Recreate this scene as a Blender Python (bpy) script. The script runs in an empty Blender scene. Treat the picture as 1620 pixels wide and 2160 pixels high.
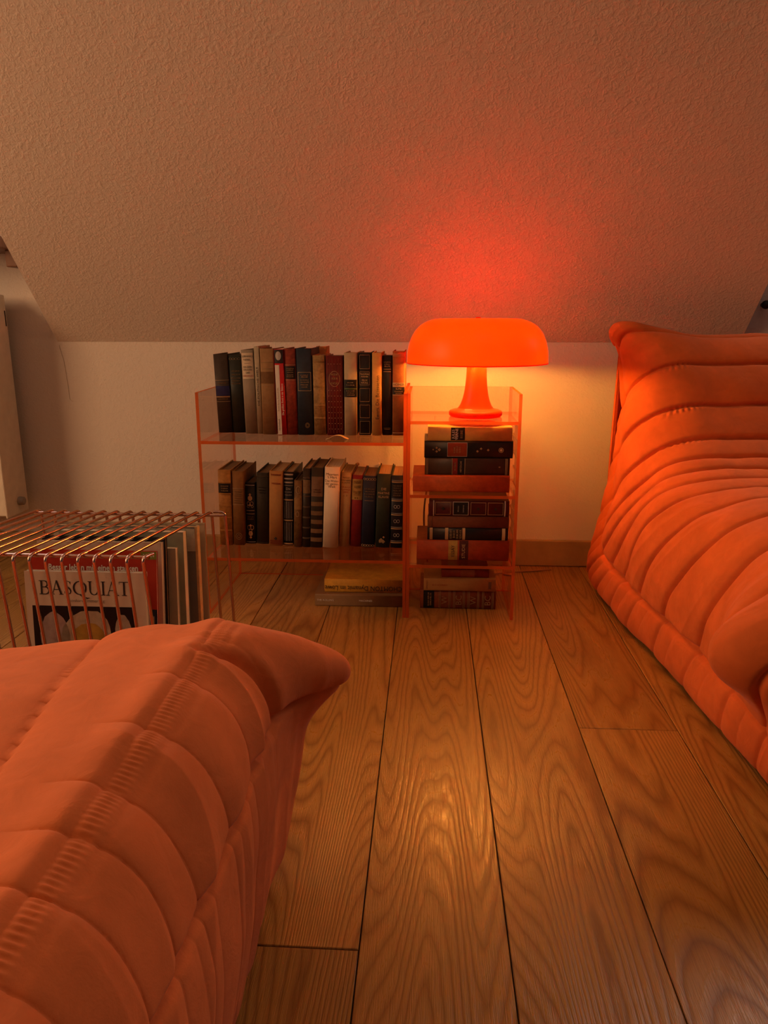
import bpy, bmesh, math, random
import numpy as np
from mathutils import Vector, Matrix

random.seed(7)
S = bpy.context.scene
COL = S.collection
PI = math.pi

# ------------------------------------------------------------------ camera
H = 0.66
F_PX = 1600.0
pitch = math.atan(400.0 / F_PX)
yaw = math.radians(3.366)
cam_d = bpy.data.cameras.new('camera')
cam = bpy.data.objects.new('camera', cam_d)
COL.objects.link(cam)
cam_d.sensor_fit = 'VERTICAL'
cam_d.sensor_height = 24.0
cam_d.lens = 24.0 * F_PX / 2160.0
cam_d.clip_start = 0.02
cam.location = (0, 0, H)
cam.rotation_euler = (PI / 2 - pitch, 0, yaw)
S.camera = cam

# ------------------------------------------------------------------ world, added lights, exposure
w = bpy.data.worlds.new('world')
S.world = w
w.use_nodes = True
bg = w.node_tree.nodes['Background']
bg.inputs[0].default_value = (1.0, 0.74, 0.62, 1)
bg.inputs[1].default_value = 0.05

def area_light(name, loc, rot, sx, sy, energy, col):
    d = bpy.data.lights.new(name, 'AREA')
    d.shape = 'RECTANGLE'; d.size = sx; d.size_y = sy
    d.energy = energy; d.color = col
    o = bpy.data.objects.new(name, d)
    COL.objects.link(o)
    o.location = loc; o.rotation_euler = rot
# assumed warm side fill at an added window, assumed light at both dormer windows
area_light('window_daylight', (-2.56, 0.35, 1.35), (0, -PI / 2, 0), 1.1, 1.3, 39.0, (1.0, 0.53, 0.25))
area_light('dormer_daylight', (1.52, 2.02, 1.45), (-PI / 2, 0, 0), 1.0, 1.0, 15.0, (1.0, 0.76, 0.66))
area_light('dormer_daylight', (-1.75, 2.02, 1.45), (-PI / 2, 0, 0), 1.0, 1.0, 11.0, (1.0, 0.80, 0.78))
# added warm fill from above, brightens the footstool and floor
area_light('ceiling_lamp_light', (0.25, 0.30, 2.33), (0, 0, 0), 0.5, 0.5, 3.0, (1.0, 0.55, 0.22))

S.view_settings.view_transform = 'Standard'
S.view_settings.look = 'None'
S.view_settings.gamma = 1.0
S.view_settings.use_curve_mapping = False
S.view_settings.exposure = 0.0
try:
    S.cycles.use_denoising = True
    S.cycles.transparent_max_bounces = 28
    S.cycles.use_adaptive_sampling = True
    S.cycles.adaptive_threshold = 0.2
    S.cycles.adaptive_min_samples = 16
    S.cycles.max_bounces = 6
    S.cycles.diffuse_bounces = 3
    S.cycles.glossy_bounces = 3
    S.cycles.caustics_reflective = False
    S.cycles.caustics_refractive = False
    S.cycles.sample_clamp_indirect = 6.0
except Exception:
    pass

BULB_STRENGTH = 400.0
BULB_COLOR = (1.0, 0.38, 0.055)

# ------------------------------------------------------------------ helpers
def tag(o, label=None, cat=None, group=None, kind=None):
    if label: o['label'] = label
    if cat: o['category'] = cat
    if group: o['group'] = group
    if kind: o['kind'] = kind
    return o

def empty(name, loc=(0, 0, 0), rz=0.0):
    o = bpy.data.objects.new(name, None)
    COL.objects.link(o)
    o.empty_display_size = 0.05
    o.location = loc
    o.rotation_euler = (0, 0, rz)
    return o

def link(name, me, mats, parent=None, loc=None, rot=None):
    o = bpy.data.objects.new(name, me)
    COL.objects.link(o)
    if not isinstance(mats, (list, tuple)): mats = [mats]
    if not len(me.materials):
        for m in mats: me.materials.append(m)
    if parent: o.parent = parent
    if loc is not None: o.location = loc
    if rot is not None: o.rotation_euler = rot
    return o

class MB:
    """collects geometry for one mesh"""
    def __init__(self):
        self.v = []; self.f = []; self.m = []; self.s = []
    def add(self, vs, fs, mat=0, smooth=False):
        n = len(self.v)
        self.v += [tuple(p) for p in vs]
        self.f += [tuple(i + n for i in f) for f in fs]
        self.m += [mat] * len(fs); self.s += [smooth] * len(fs)
        return self
    def box(self, x0, x1, y0, y1, z0, z1, mat=0):
        vs = [(x, y, z) for z in (z0, z1) for y in (y0, y1) for x in (x0, x1)]
        fs = [(0, 2, 3, 1), (4, 5, 7, 6), (0, 1, 5, 4), (2, 6, 7, 3), (0, 4, 6, 2), (1, 3, 7, 5)]
        return self.add(vs, fs, mat)
    def bbox(self, x0, x1, y0, y1, z0, z1, b=0.002, mat=0):
        """box with chamfered edges"""
        bm = bmesh.new()
        bmesh.ops.create_cube(bm, size=1)
        bmesh.ops.scale(bm, vec=(x1 - x0, y1 - y0, z1 - z0), verts=bm.verts)
        bmesh.ops.bevel(bm, geom=bm.edges[:], offset=b, segments=2, profile=0.5, affect='EDGES')
        bmesh.ops.translate(bm, vec=((x0 + x1) / 2, (y0 + y1) / 2, (z0 + z1) / 2), verts=bm.verts)
        bm.verts.index_update()
        self.add([v.co[:] for v in bm.verts], [[v.index for v in f.verts] for f in bm.faces], mat, False)
        bm.free()
        return self
    def tube(self, pts, r, seg=8, mat=0, cap=True, radii=None):
        pts = [Vector(p) for p in pts]
        n = len(pts)
        rings = []
        up = None
        for i, p in enumerate(pts):
            t = (pts[min(i + 1, n - 1)] - pts[max(i - 1, 0)]).normalized()
            if up is None:
                up = Vector((0, 0, 1)) if abs(t.z) < 0.9 else Vector((1, 0, 0))
            a = t.cross(up)
            if a.length < 1e-6: a = t.orthogonal()
            a.normalize(); b = a.cross(t).normalized(); up = b
            rr = radii[i] if radii else r
            rings.append([p + a * (rr * math.cos(2 * PI * k / seg)) + b * (rr * math.sin(2 * PI * k / seg)) for k in range(seg)])
        vs = [q for ring in rings for q in ring]
        fs = []
        for i in range(n - 1):
            for k in range(seg):
                k2 = (k + 1) % seg
                fs.append((i * seg + k, i * seg + k2, (i + 1) * seg + k2, (i + 1) * seg + k))
        self.add(vs, fs, mat, True)
        if cap:
            self.add(rings[0], [tuple(range(seg))], mat)
            self.add(rings[-1], [tuple(reversed(range(seg)))], mat)
        return self
    def lathe(self, prof, seg=64, mat=0, closed=False):
        vs = []; fs = []
        n = len(prof)
        for (r, z) in prof:
            for k in range(seg):
                a = 2 * PI * k / seg
                vs.append((r * math.cos(a), r * math.sin(a), z))
        rng = n if closed else n - 1
        for i in range(rng):
            j = (i + 1) % n
            for k in range(seg):
                k2 = (k + 1) % seg
                fs.append((i * seg + k, i * seg + k2, j * seg + k2, j * seg + k))
        return self.add(vs, fs, mat, True)
    def mesh(self, name):
        me = bpy.data.meshes.new(name)
        me.from_pydata(self.v, [], self.f)
        me.polygons.foreach_set('material_index', self.m)
        me.polygons.foreach_set('use_smooth', self.s)
        me.update()
        return me
    def build(self, name, mats, parent=None, loc=None, rot=None):
        return link(name, self.mesh(name), mats, parent, loc, rot)

def grid_mesh(name, P, wrap_u=False, smooth=True):
    """P: (nu, nv, 3) array"""
    nu, nv = P.shape[:2]
    idx = np.arange(nu * nv).reshape(nu, nv)
    if wrap_u:
        a = idx; b = np.roll(idx, -1, axis=0)
    else:
        a = idx[:-1]; b = idx[1:]
    q = np.stack([a[:, :-1], b[:, :-1], b[:, 1:], a[:, 1:]], -1).reshape(-1, 4)
    me = bpy.data.meshes.new(name)
    me.vertices.add(nu * nv)
    me.vertices.foreach_set('co', P.reshape(-1).astype(np.float32))
    me.loops.add(q.size)
    me.loops.foreach_set('vertex_index', q.reshape(-1).astype(np.int32))
    me.polygons.add(len(q))
    me.polygons.foreach_set('loop_start', np.arange(0, q.size, 4, dtype=np.int32))
    me.polygons.foreach_set('use_smooth', np.full(len(q), smooth))
    me.update(calc_edges=True)
    me.validate()
    return me

# ------------------------------------------------------------------ materials
def srgb(r, g, b):
    def f(c):
        c /= 255.0
        return c / 12.92 if c <= 0.04045 else ((c + 0.055) / 1.055) ** 2.4
    return (f(r), f(g), f(b), 1.0)

def new_mat(name):
    m = bpy.data.materials.new(name)
    m.use_nodes = True
    nt = m.node_tree
    return m, nt, nt.nodes['Principled BSDF'], nt.nodes['Material Output']

def N(nt, t, **kw):
    n = nt.nodes.new(t)
    for k, v in kw.items():
        if k == 'inp':
            for a, b in v.items(): n.inputs[a].default_value = b
        else: setattr(n, k, v)
    return n

def ramp(nt, fac, stops):
    r = nt.nodes.new('ShaderNodeValToRGB')
    while len(r.color_ramp.elements) < len(stops): r.color_ramp.elements.new(0.5)
    for e, (p, c) in zip(r.color_ramp.elements, stops):
        e.position = p; e.color = c if len(c) == 4 else (*c, 1)
    nt.links.new(fac, r.inputs[0])
    return r

def math_n(nt, op, a, b=None):
    n = nt.nodes.new('ShaderNodeMath'); n.operation = op
    for i, x in enumerate((a, b)):
        if x is None: continue
        if isinstance(x, (int, float)): n.inputs[i].default_value = x
        else: nt.links.new(x, n.inputs[i])
    return n.outputs[0]

def cloth_mat(name, col, var=0.25, rough=0.75, scale=60.0, bump=0.15, spec=0.3):
    """book cloth, leather, paper, card: noise mottled"""
    m, nt, p, o = new_mat(name)
    tc = N(nt, 'ShaderNodeTexCoord')
    no = N(nt, 'ShaderNodeTexNoise', inp={'Scale': scale, 'Detail': 3.0, 'Roughness': 0.65})
    nt.links.new(tc.outputs['Object'], no.inputs['Vector'])
    c = Vector(col[:3])
    r = ramp(nt, no.outputs[0], [(0.3, tuple(c * (1 - var))), (0.7, tuple(c * (1 + var * 0.6)))])
    nt.links.new(r.outputs[0], p.inputs['Base Color'])
    p.inputs['Roughness'].default_value = rough
    p.inputs['Specular IOR Level'].default_value = spec
    if bump:
        no2 = N(nt, 'ShaderNodeTexNoise', inp={'Scale': scale * 12, 'Detail': 2.0})
        nt.links.new(tc.outputs['Object'], no2.inputs['Vector'])
        b = N(nt, 'ShaderNodeBump', inp={'Strength': bump, 'Distance': 0.0008})
        nt.links.new(no2.outputs[0], b.inputs['Height'])
        nt.links.new(b.outputs[0], p.inputs['Normal'])
    return m

def wall_mat(name, col, bscale=1.0, bdist=0.003):
    """painted woodchip wallpaper"""
    m, nt, p, o = new_mat(name)
    geo = N(nt, 'ShaderNodeNewGeometry')
    n1 = N(nt, 'ShaderNodeTexNoise', inp={'Scale': 130.0 * bscale, 'Detail': 2.0, 'Roughness': 0.55, 'Distortion': 0.6})
    n2 = N(nt, 'ShaderNodeTexNoise', inp={'Scale': 320.0 * bscale, 'Detail': 0.0})
    n3 = N(nt, 'ShaderNodeTexNoise', inp={'Scale': 2.2, 'Detail': 1.0})
    vo = N(nt, 'ShaderNodeTexVoronoi', inp={'Scale': 60.0 * bscale, 'Randomness': 1.0})
    for n in (n1, n2, n3, vo): nt.links.new(geo.outputs['Position'], n.inputs['Vector'])
    chips = ramp(nt, n1.outputs[0], [(0.45, (0, 0, 0)), (0.68, (1, 1, 1))])
    h = math_n(nt, 'ADD', chips.outputs[0], math_n(nt, 'MULTIPLY', n2.outputs[0], 0.35))
    h = math_n(nt, 'ADD', h, math_n(nt, 'MULTIPLY', vo.outputs['Distance'], -0.4))
    b = N(nt, 'ShaderNodeBump', inp={'Strength': 0.18, 'Distance': bdist})
    nt.links.new(h, b.inputs['Height'])
    nt.links.new(b.outputs[0], p.inputs['Normal'])
    c = Vector(col[:3])
    r = ramp(nt, n3.outputs[0], [(0.3, tuple(c * 0.96)), (0.7, tuple(c * 1.02))])
    nt.links.new(r.outputs[0], p.inputs['Base Color'])
    p.inputs['Roughness'].default_value = 0.85
    p.inputs['Specular IOR Level'].default_value = 0.15
    return m

def wood_floor_mat(name):
    m, nt, p, o = new_mat(name)
    L = nt.links.new
    tc = N(nt, 'ShaderNodeTexCoord')
    oi = N(nt, 'ShaderNodeObjectInfo')
    off = N(nt, 'ShaderNodeCombineXYZ')
    L(math_n(nt, 'MULTIPLY', oi.outputs['Random'], 37.0), off.inputs[0])
    L(math_n(nt, 'MULTIPLY', oi.outputs['Random'], 91.0), off.inputs[1])
    L(math_n(nt, 'MULTIPLY', oi.outputs['Random'], 13.0), off.inputs[2])
    add = N(nt, 'ShaderNodeVectorMath', operation='ADD')
    L(tc.outputs['Object'], add.inputs[0]); L(off.outputs[0], add.inputs[1])
    # slow field, stretched along the board: its contour lines are the cathedral grain
    mp = N(nt, 'ShaderNodeMapping', inp={'Scale': (8.0, 0.55, 1.0)})
    L(add.outputs[0], mp.inputs[0])
    n1 = N(nt, 'ShaderNodeTexNoise', inp={'Scale': 1.0, 'Detail': 1.2, 'Roughness': 0.35, 'Distortion': 0.05})
    L(mp.outputs[0], n1.inputs['Vector'])
    mpw = N(nt, 'ShaderNodeMapping', inp={'Scale': (60.0, 16.0, 1.0)})
    L(add.outputs[0], mpw.inputs[0])
    nw = N(nt, 'ShaderNodeTexNoise', inp={'Scale': 1.0, 'Detail': 3.0})
    L(mpw.outputs[0], nw.inputs['Vector'])
    fld = math_n(nt, 'ADD', math_n(nt, 'MULTIPLY', n1.outputs[0], 52.0), math_n(nt, 'MULTIPLY', nw.outputs[0], 0.55))
    fr = math_n(nt, 'FRACT', fld)
    rings = ramp(nt, fr, [(0.0, (0.30, 0.30, 0.30)), (0.25, (0.80, 0.80, 0.80)), (0.6, (1, 1, 1)), (0.85, (0.66, 0.66, 0.66)), (1.0, (0.30, 0.30, 0.30))])
    # pores
    mp2 = N(nt, 'ShaderNodeMapping', inp={'Scale': (900.0, 26.0, 1.0)})
    L(add.outputs[0], mp2.inputs[0])
    n2 = N(nt, 'ShaderNodeTexNoise', inp={'Scale': 1.0, 'Detail': 3.0})
    L(mp2.outputs[0], n2.inputs['Vector'])
    pores = ramp(nt, n2.outputs[0], [(0.36, (0.25, 0.25, 0.25)), (0.52, (1, 1, 1))])
    n3 = N(nt, 'ShaderNodeTexNoise', inp={'Scale': 3.0, 'Detail': 3.0})
    L(add.outputs[0], n3.inputs['Vector'])
    g = math_n(nt, 'MULTIPLY', rings.outputs[0], math_n(nt, 'ADD', math_n(nt, 'MULTIPLY', pores.outputs[0], 0.45), 0.55))
    col = ramp(nt, g, [(0.0, srgb(106, 70, 32)), (0.45, srgb(142, 102, 50)), (1.0, srgb(170, 129, 68))])
    hv = N(nt, 'ShaderNodeHueSaturation')
    L(col.outputs[0], hv.inputs['Color'])
    tone = math_n(nt, 'ADD', math_n(nt, 'MULTIPLY', n3.outputs[0], 0.5), math_n(nt, 'ADD', math_n(nt, 'MULTIPLY', oi.outputs['Random'], 0.25), 0.62))
    L(tone, hv.inputs['Value'])
    L(hv.outputs[0], p.inputs['Base Color'])
    rr = ramp(nt, g, [(0.0, (0.42, 0.42, 0.42)), (1.0, (0.27, 0.27, 0.27))])
    L(rr.outputs[0], p.inputs['Roughness'])
    p.inputs['Specular IOR Level'].default_value = 0.5
    b = N(nt, 'ShaderNodeBump', inp={'Strength': 0.35, 'Distance': 0.0012})
    L(g, b.inputs['Height']); L(b.outputs[0], p.inputs['Normal'])
    return m

def velvet_mat(name, col):
    m, nt, p, o = new_mat(name)
    L = nt.links.new
    geo = N(nt, 'ShaderNodeNewGeometry')
    n1 = N(nt, 'ShaderNodeTexNoise', inp={'Scale': 9.0, 'Detail': 5.0, 'Distortion': 0.8})
    n2 = N(nt, 'ShaderNodeTexNoise', inp={'Scale': 700.0, 'Detail': 2.0})
    n3 = N(nt, 'ShaderNodeTexNoise', inp={'Scale': 40.0, 'Detail': 4.0, 'Distortion': 1.0})
    for n in (n1, n2, n3): L(geo.outputs['Position'], n.inputs['Vector'])
    c = Vector(col[:3])
    mix = math_n(nt, 'ADD', math_n(nt, 'MULTIPLY', n1.outputs[0], 0.7), math_n(nt, 'MULTIPLY', n3.outputs[0], 0.3))
    r = ramp(nt, mix, [(0.32, tuple(c * 0.82)), (0.7, tuple(c * 1.1))])
    L(r.outputs[0], p.inputs['Base Color'])
    p.inputs['Roughness'].default_value = 0.9
    p.inputs['Specular IOR Level'].default_value = 0.1
    p.inputs['Sheen Weight'].default_value = 0.18
    p.inputs['Sheen Roughness'].default_value = 0.45
    p.inputs['Sheen Tint'].default_value = (1.0, 0.62, 0.5, 1)
    h = math_n(nt, 'ADD', math_n(nt, 'MULTIPLY', n3.outputs[0], 1.0), math_n(nt, 'MULTIPLY', n2.outputs[0], 0.12))
    b = N(nt, 'ShaderNodeBump', inp={'Strength': 0.25, 'Distance': 0.004})
    L(h, b.inputs['Height']); L(b.outputs[0], p.inputs['Normal'])
    return m

def rim_fac(nt, f0, f90):
    lw = N(nt, 'ShaderNodeLayerWeight', inp={'Blend': 0.5})
    p5 = math_n(nt, 'POWER', lw.outputs['Facing'], 5.0)
    return math_n(nt, 'ADD', math_n(nt, 'MULTIPLY', p5, f90 - f0), f0)

def acrylic_mat(name, tint, gloss=1.0):
    m, nt, p, o = new_mat(name)
    L = nt.links.new
    nt.nodes.remove(p)
    tr = N(nt, 'ShaderNodeBsdfTransparent'); tr.inputs[0].default_value = (*tint, 1)
    gl = N(nt, 'ShaderNodeBsdfGlossy'); gl.inputs['Color'].default_value = (1, 0.95, 0.92, 1); gl.inputs['Roughness'].default_value = 0.03
    mx = N(nt, 'ShaderNodeMixShader')
    L(rim_fac(nt, 0.05, 0.9), mx.inputs[0])
    L(tr.outputs[0], mx.inputs[1]); L(gl.outputs[0], mx.inputs[2])
    L(mx.outputs[0], o.inputs[0])
    return m

def acrylic_edge_mat(name, col, transp=0.35):
    m, nt, p, o = new_mat(name)
    L = nt.links.new
    nt.nodes.remove(p)
    tl = N(nt, 'ShaderNodeBsdfTranslucent'); tl.inputs[0].default_value = (*col, 1)
    df = N(nt, 'ShaderNodeBsdfDiffuse'); df.inputs[0].default_value = (*col, 1)
    gl = N(nt, 'ShaderNodeBsdfGlossy'); gl.inputs['Roughness'].default_value = 0.15; gl.inputs[0].default_value = (1, 0.7, 0.5, 1)
    tr = N(nt, 'ShaderNodeBsdfTransparent'); tr.inputs[0].default_value = (1.0, 0.45, 0.22, 1)
    m1 = N(nt, 'ShaderNodeMixShader', inp={0: 0.5}); L(tl.outputs[0], m1.inputs[1]); L(df.outputs[0], m1.inputs[2])
    m2 = N(nt, 'ShaderNodeMixShader', inp={0: 0.14}); L(m1.outputs[0], m2.inputs[1]); L(gl.outputs[0], m2.inputs[2])
    m3 = N(nt, 'ShaderNodeMixShader', inp={0: transp}); L(m2.outputs[0], m3.inputs[1]); L(tr.outputs[0], m3.inputs[2])
    L(m3.outputs[0], o.inputs[0])
    return m

def plain_mat(name, col, rough=0.5, metal=0.0, spec=0.5, scale=40.0, var=0.06):
    m, nt, p, o = new_mat(name)
    tc = N(nt, 'ShaderNodeTexCoord')
    no = N(nt, 'ShaderNodeTexNoise', inp={'Scale': scale, 'Detail': 3.0})
    nt.links.new(tc.outputs['Object'], no.inputs['Vector'])
    c = Vector(col[:3])
    r = ramp(nt, no.outputs[0], [(0.3, tuple(c * (1 - var))), (0.7, tuple(c * (1 + var)))])
    nt.links.new(r.outputs[0], p.inputs['Base Color'])
    p.inputs['Roughness'].default_value = rough
    p.inputs['Metallic'].default_value = metal
    p.inputs['Specular IOR Level'].default_value = spec
    return m

def page_mat(name, col):
    """page edges: fine lines across the thickness (object x)"""
    m, nt, p, o = new_mat(name)
    L = nt.links.new
    tc = N(nt, 'ShaderNodeTexCoord')
    mp = N(nt, 'ShaderNodeMapping', inp={'Scale': (2200.0, 8.0, 8.0)})
    L(tc.outputs['Object'], mp.inputs[0])
    no = N(nt, 'ShaderNodeTexNoise', inp={'Scale': 1.0, 'Detail': 2.0}); L(mp.outputs[0], no.inputs['Vector'])
    c = Vector(col[:3])
    r = ramp(nt, no.outputs[0], [(0.3, tuple(c * 0.62)), (0.65, tuple(c))])
    L(r.outputs[0], p.inputs['Base Color'])
    p.inputs['Roughness'].default_value = 0.9
    p.inputs['Specular IOR Level'].default_value = 0.1
    return m

def shade_mat(name):
    """moulded translucent orange plastic"""
    m, nt, p, o = new_mat(name)
    L = nt.links.new
    nt.nodes.remove(p)
    geo = N(nt, 'ShaderNodeTexCoord')
    no = N(nt, 'ShaderNodeTexNoise', inp={'Scale': 12.0, 'Detail': 2.0}); L(geo.outputs['Object'], no.inputs['Vector'])
    c = ramp(nt, no.outputs[0], [(0.3, (0.93, 0.026, 0.0006)), (0.7, (0.97, 0.032, 0.0008))])
    tl = N(nt, 'ShaderNodeBsdfTranslucent'); L(c.outputs[0], tl.inputs[0])
    df = N(nt, 'ShaderNodeBsdfDiffuse'); df.inputs[0].default_value = (0.85, 0.09, 0.008, 1)
    gl = N(nt, 'ShaderNodeBsdfGlossy'); gl.inputs['Roughness'].default_value = 0.33
    m1 = N(nt, 'ShaderNodeMixShader', inp={0: SHADE_TRANS}); L(df.outputs[0], m1.inputs[1]); L(tl.outputs[0], m1.inputs[2])
    m2 = N(nt, 'ShaderNodeMixShader'); L(rim_fac(nt, 0.016, 0.3), m2.inputs[0]); L(m1.outputs[0], m2.inputs[1]); L(gl.outputs[0], m2.inputs[2])
    L(m2.outputs[0], o.inputs[0])
    return m
SHADE_TRANS = 0.62

def emit_mat(name, col, s):
    m, nt, p, o = new_mat(name)
    p.inputs['Base Color'].default_value = (*col, 1)
    p.inputs['Emission Color'].default_value = (*col, 1)
    p.inputs['Emission Strength'].default_value = s
    return m

M = {}
M['wall'] = wall_mat('wall_paint', (0.80, 0.74, 0.68))
M['slope'] = wall_mat('slope_paint', (0.80, 0.74, 0.68), 0.9, 0.0035)
M['floor'] = wood_floor_mat('oak_boards')
M['gap'] = plain_mat('board_gap', (0.02, 0.012, 0.008), 0.9)
M['skirting'] = cloth_mat('skirting_wood', srgb(172, 146, 104), 0.12, 0.55, 20, 0.05)
M['velvet'] = velvet_mat('orange_velvet', (0.74, 0.195, 0.062))
M['velvet_dark'] = velvet_mat('orange_velvet_red', (0.68, 0.145, 0.036))
M['under'] = plain_mat('black_underlay', (0.02, 0.015, 0.014), 0.9)
M['acrylic'] = acrylic_mat('acrylic_clear', (0.985, 0.90, 0.85))
M['acrylic_edge'] = acrylic_edge_mat('acrylic_edge', (0.80, 0.15, 0.025), 0.25)
M['shade'] = shade_mat('orange_plastic_shade')
M['plastic'] = shade_mat('orange_plastic_stem')
M['copper'] = plain_mat('copper_wire', (0.66, 0.45, 0.38), 0.16, 1.0)
M['radiator'] = plain_mat('radiator_enamel', (0.80, 0.74, 0.62), 0.35)
M['valve'] = plain_mat('valve_grey', (0.32, 0.29, 0.26), 0.4)
M['sill_wood'] = cloth_mat('sill_wood', (0.20, 0.10, 0.06), 0.3, 0.45, 20, 0.05)
M['white'] = plain_mat('white_paint', (0.8, 0.78, 0.74), 0.4)
M['dark_metal'] = plain_mat('dark_metal', (0.015, 0.01, 0.012), 0.35)
M['cord'] = plain_mat('cord_brown', (0.30, 0.16, 0.08), 0.5)
M['gold'] = plain_mat('gold_tooling', (0.55, 0.38, 0.20), 0.45, 0.35)
M['gold_dull'] = plain_mat('dull_gold', (0.30, 0.20, 0.10), 0.55, 0.2)
M['silver'] = plain_mat('silver_tooling', (0.55, 0.52, 0.48), 0.4, 0.4)
M['ink'] = plain_mat('black_ink', (0.015, 0.012, 0.012), 0.6)
M['ink_red'] = plain_mat('red_ink', (0.30, 0.03, 0.02), 0.6)
M['ink_white'] = plain_mat('white_ink', (0.82, 0.80, 0.76), 0.6)
M['pages'] = page_mat('pages_cream', (0.62, 0.46, 0.28))
M['pages_dark'] = page_mat('pages_brown', (0.26, 0.17, 0.10))
M['pages_white'] = page_mat('pages_white', (0.78, 0.70, 0.58))
_cm = {}
def cover(col, rough=0.7, var=0.25, scale=50.0):
    k = (tuple(round(c, 3) for c in col), rough, var)
    if k not in _cm:
        _cm[k] = cloth_mat('cover_%d' % len(_cm), col, var, rough, scale)
    return _cm[k]

# ------------------------------------------------------------------ setting
D = 2.05            # back wall
ZC = 0.609          # height of the crease
XL, XR = -1.006, 0.797   # ends of the sloped ceiling
SL = math.radians(47.7)

# floor: dark sub floor with one child per board
fl = MB().box(-2.6, 2.4, -1.6, D, -0.06, -0.014).build('floor', M['gap'])
tag(fl, 'brown oak plank floor running towards the bookcase', 'floor', kind='structure')
PW = 0.1632
def plank_mesh(x0, x1, y0, y1):
    b = 0.0009
    xa, xb, ya, yb = x0 + 0.0007, x1 - 0.0007, y0 + 0.0007, y1 - 0.0007
    cx, cy = (x0 + x1) / 2, (y0 + y1) / 2
    vs = []
    for (z, i) in ((-0.014, 0.0), (-b, 0.0), (0.0, b)):
        vs += [(xa + i - cx, ya + i - cy, z), (xb - i - cx, ya + i - cy, z), (xb - i - cx, yb - i - cy, z), (xa + i - cx, yb - i - cy, z)]
    fs = [(8, 9, 10, 11)]
    for r in (0, 4):
        for k in range(4):
            k2 = (k + 1) % 4
            fs.append((r + k, r + k2, r + 4 + k2, r + 4 + k))
    mb = MB(); mb.add(vs, fs)
    return mb, (cx, cy, 0)
for k in range(-15, 14):
    x0 = -0.2305 + PW * k; x1 = x0 + PW
    if x1 < -2.55 or x0 > 2.35: continue
    if k == 0: js = [0.68]
    elif k == 3: js = [1.164]
    elif k in (1, 2): js = [-0.35 - 0.3 * k]
    else:
        j = random.uniform(-1.0, 1.9); js = [j - 1.9, j, j + 1.9]
        js = [q for q in js if -1.5 < q < D - 0.1]
    ys = [-1.6] + sorted(js) + [D - 0.004]
    for a, b in zip(ys[:-1], ys[1:]):
        mb, loc = plank_mesh(x0, x1, a, b)
        mb.build('plank', M['floor'], fl, loc)

# back (knee) wall, runs behind both dormers
wb = MB().box(-2.6, 2.4, D, D + 0.12, -0.06, 2.4).build('wall_back', M['wall'])
tag(wb, 'white woodchip knee wall behind the bookcase', 'wall', kind='structure')
# sloped ceiling between the dormers, a solid wedge with its cheeks
top = 2.45
yt = D - (top - ZC) / math.tan(SL)
vs = []
for x in (XL, XR):
    vs += [(x, D, ZC), (x, D, top), (x, yt, top)]
sl = MB().add(vs, [(0, 3, 5, 2), (0, 2, 1), (3, 4, 5), (1, 2, 5, 4), (0, 1, 4, 3)]).build('ceiling', M['slope'])
tag(sl, 'white woodchip sloped ceiling lit orange by the lamp', 'ceiling', kind='structure')
bb = MB().bbox(-2.58, 2.38, D - 0.013, D - 0.0005, 0.0005, 0.075, 0.003).build('baseboard_back', M['skirting'])
tag(bb, 'plain brown wooden skirting board along the knee wall', 'skirting board', kind='structure')
# hairline crack of the old corner joint
cr = MB()
pts = [(-1.003, D - 0.0006, 0.60), (-0.998, D - 0.0006, 0.575), (-0.994, D - 0.0006, 0.56), (-0.990, D - 0.0006, 0.50), (-0.988, D - 0.0006, 0.455), (-0.981, D - 0.0006, 0.448)]
cr.tube(pts, 0.0006, 5)
cr.build('crack', cloth_mat('crack_plaster', (0.62, 0.54, 0.46)), wb)

# left wall with a window added for the side fill (outside the frame)
XW = -2.45
WY0, WY1, WZ0, WZ1 = -0.35, 1.05, 0.70, 2.0
wlm = MB()
wlm.box(XW - 0.1, XW, -1.6, WY0, -0.06, 2.4).box(XW - 0.1, XW, WY1, D, -0.06, 2.4)
wlm.box(XW - 0.1, XW, WY0, WY1, -0.06, WZ0).box(XW - 0.1, XW, WY0, WY1, WZ1, 2.4)
wlo = wlm.build('wall_left', M['wall'])
tag(wlo, 'white side wall holding the window', 'wall', kind='structure')
wf = MB()
wf.box(XW - 0.07, XW - 0.02, WY0, WY0 + 0.05, WZ0, WZ1).box(XW - 0.07, XW - 0.02, WY1 - 0.05, WY1, WZ0, WZ1)
wf.box(XW - 0.07, XW - 0.02, WY0 + 0.05, WY1 - 0.05, WZ0, WZ0 + 0.05).box(XW - 0.07, XW - 0.02, WY0 + 0.05, WY1 - 0.05, WZ1 - 0.05, WZ1)
wfo = wf.build('window_1', M['white'])
tag(wfo, 'white framed window in the side wall', 'window', kind='structure')
for i_, xc in ((2, 1.52), (3, -1.75)):  # assumed dormer windows, frames added round the assumed lights
    wf = MB()
    for (a_, b_, c_, d_) in ((-0.57, -0.51, 0.89, 2.01), (0.51, 0.57, 0.89, 2.01), (-0.51, 0.51, 0.89, 0.95), (-0.51, 0.51, 1.95, 2.01)):
        wf.box(xc + a_, xc + b_, 1.99, D - 0.001, c_, d_)
    tag(wf.build('window_%d' % i_, M['white']), 'white dormer window frame ' + ('right' if i_ == 2 else 'left') + ' of the sloped ceiling', 'window', kind='structure')

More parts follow.
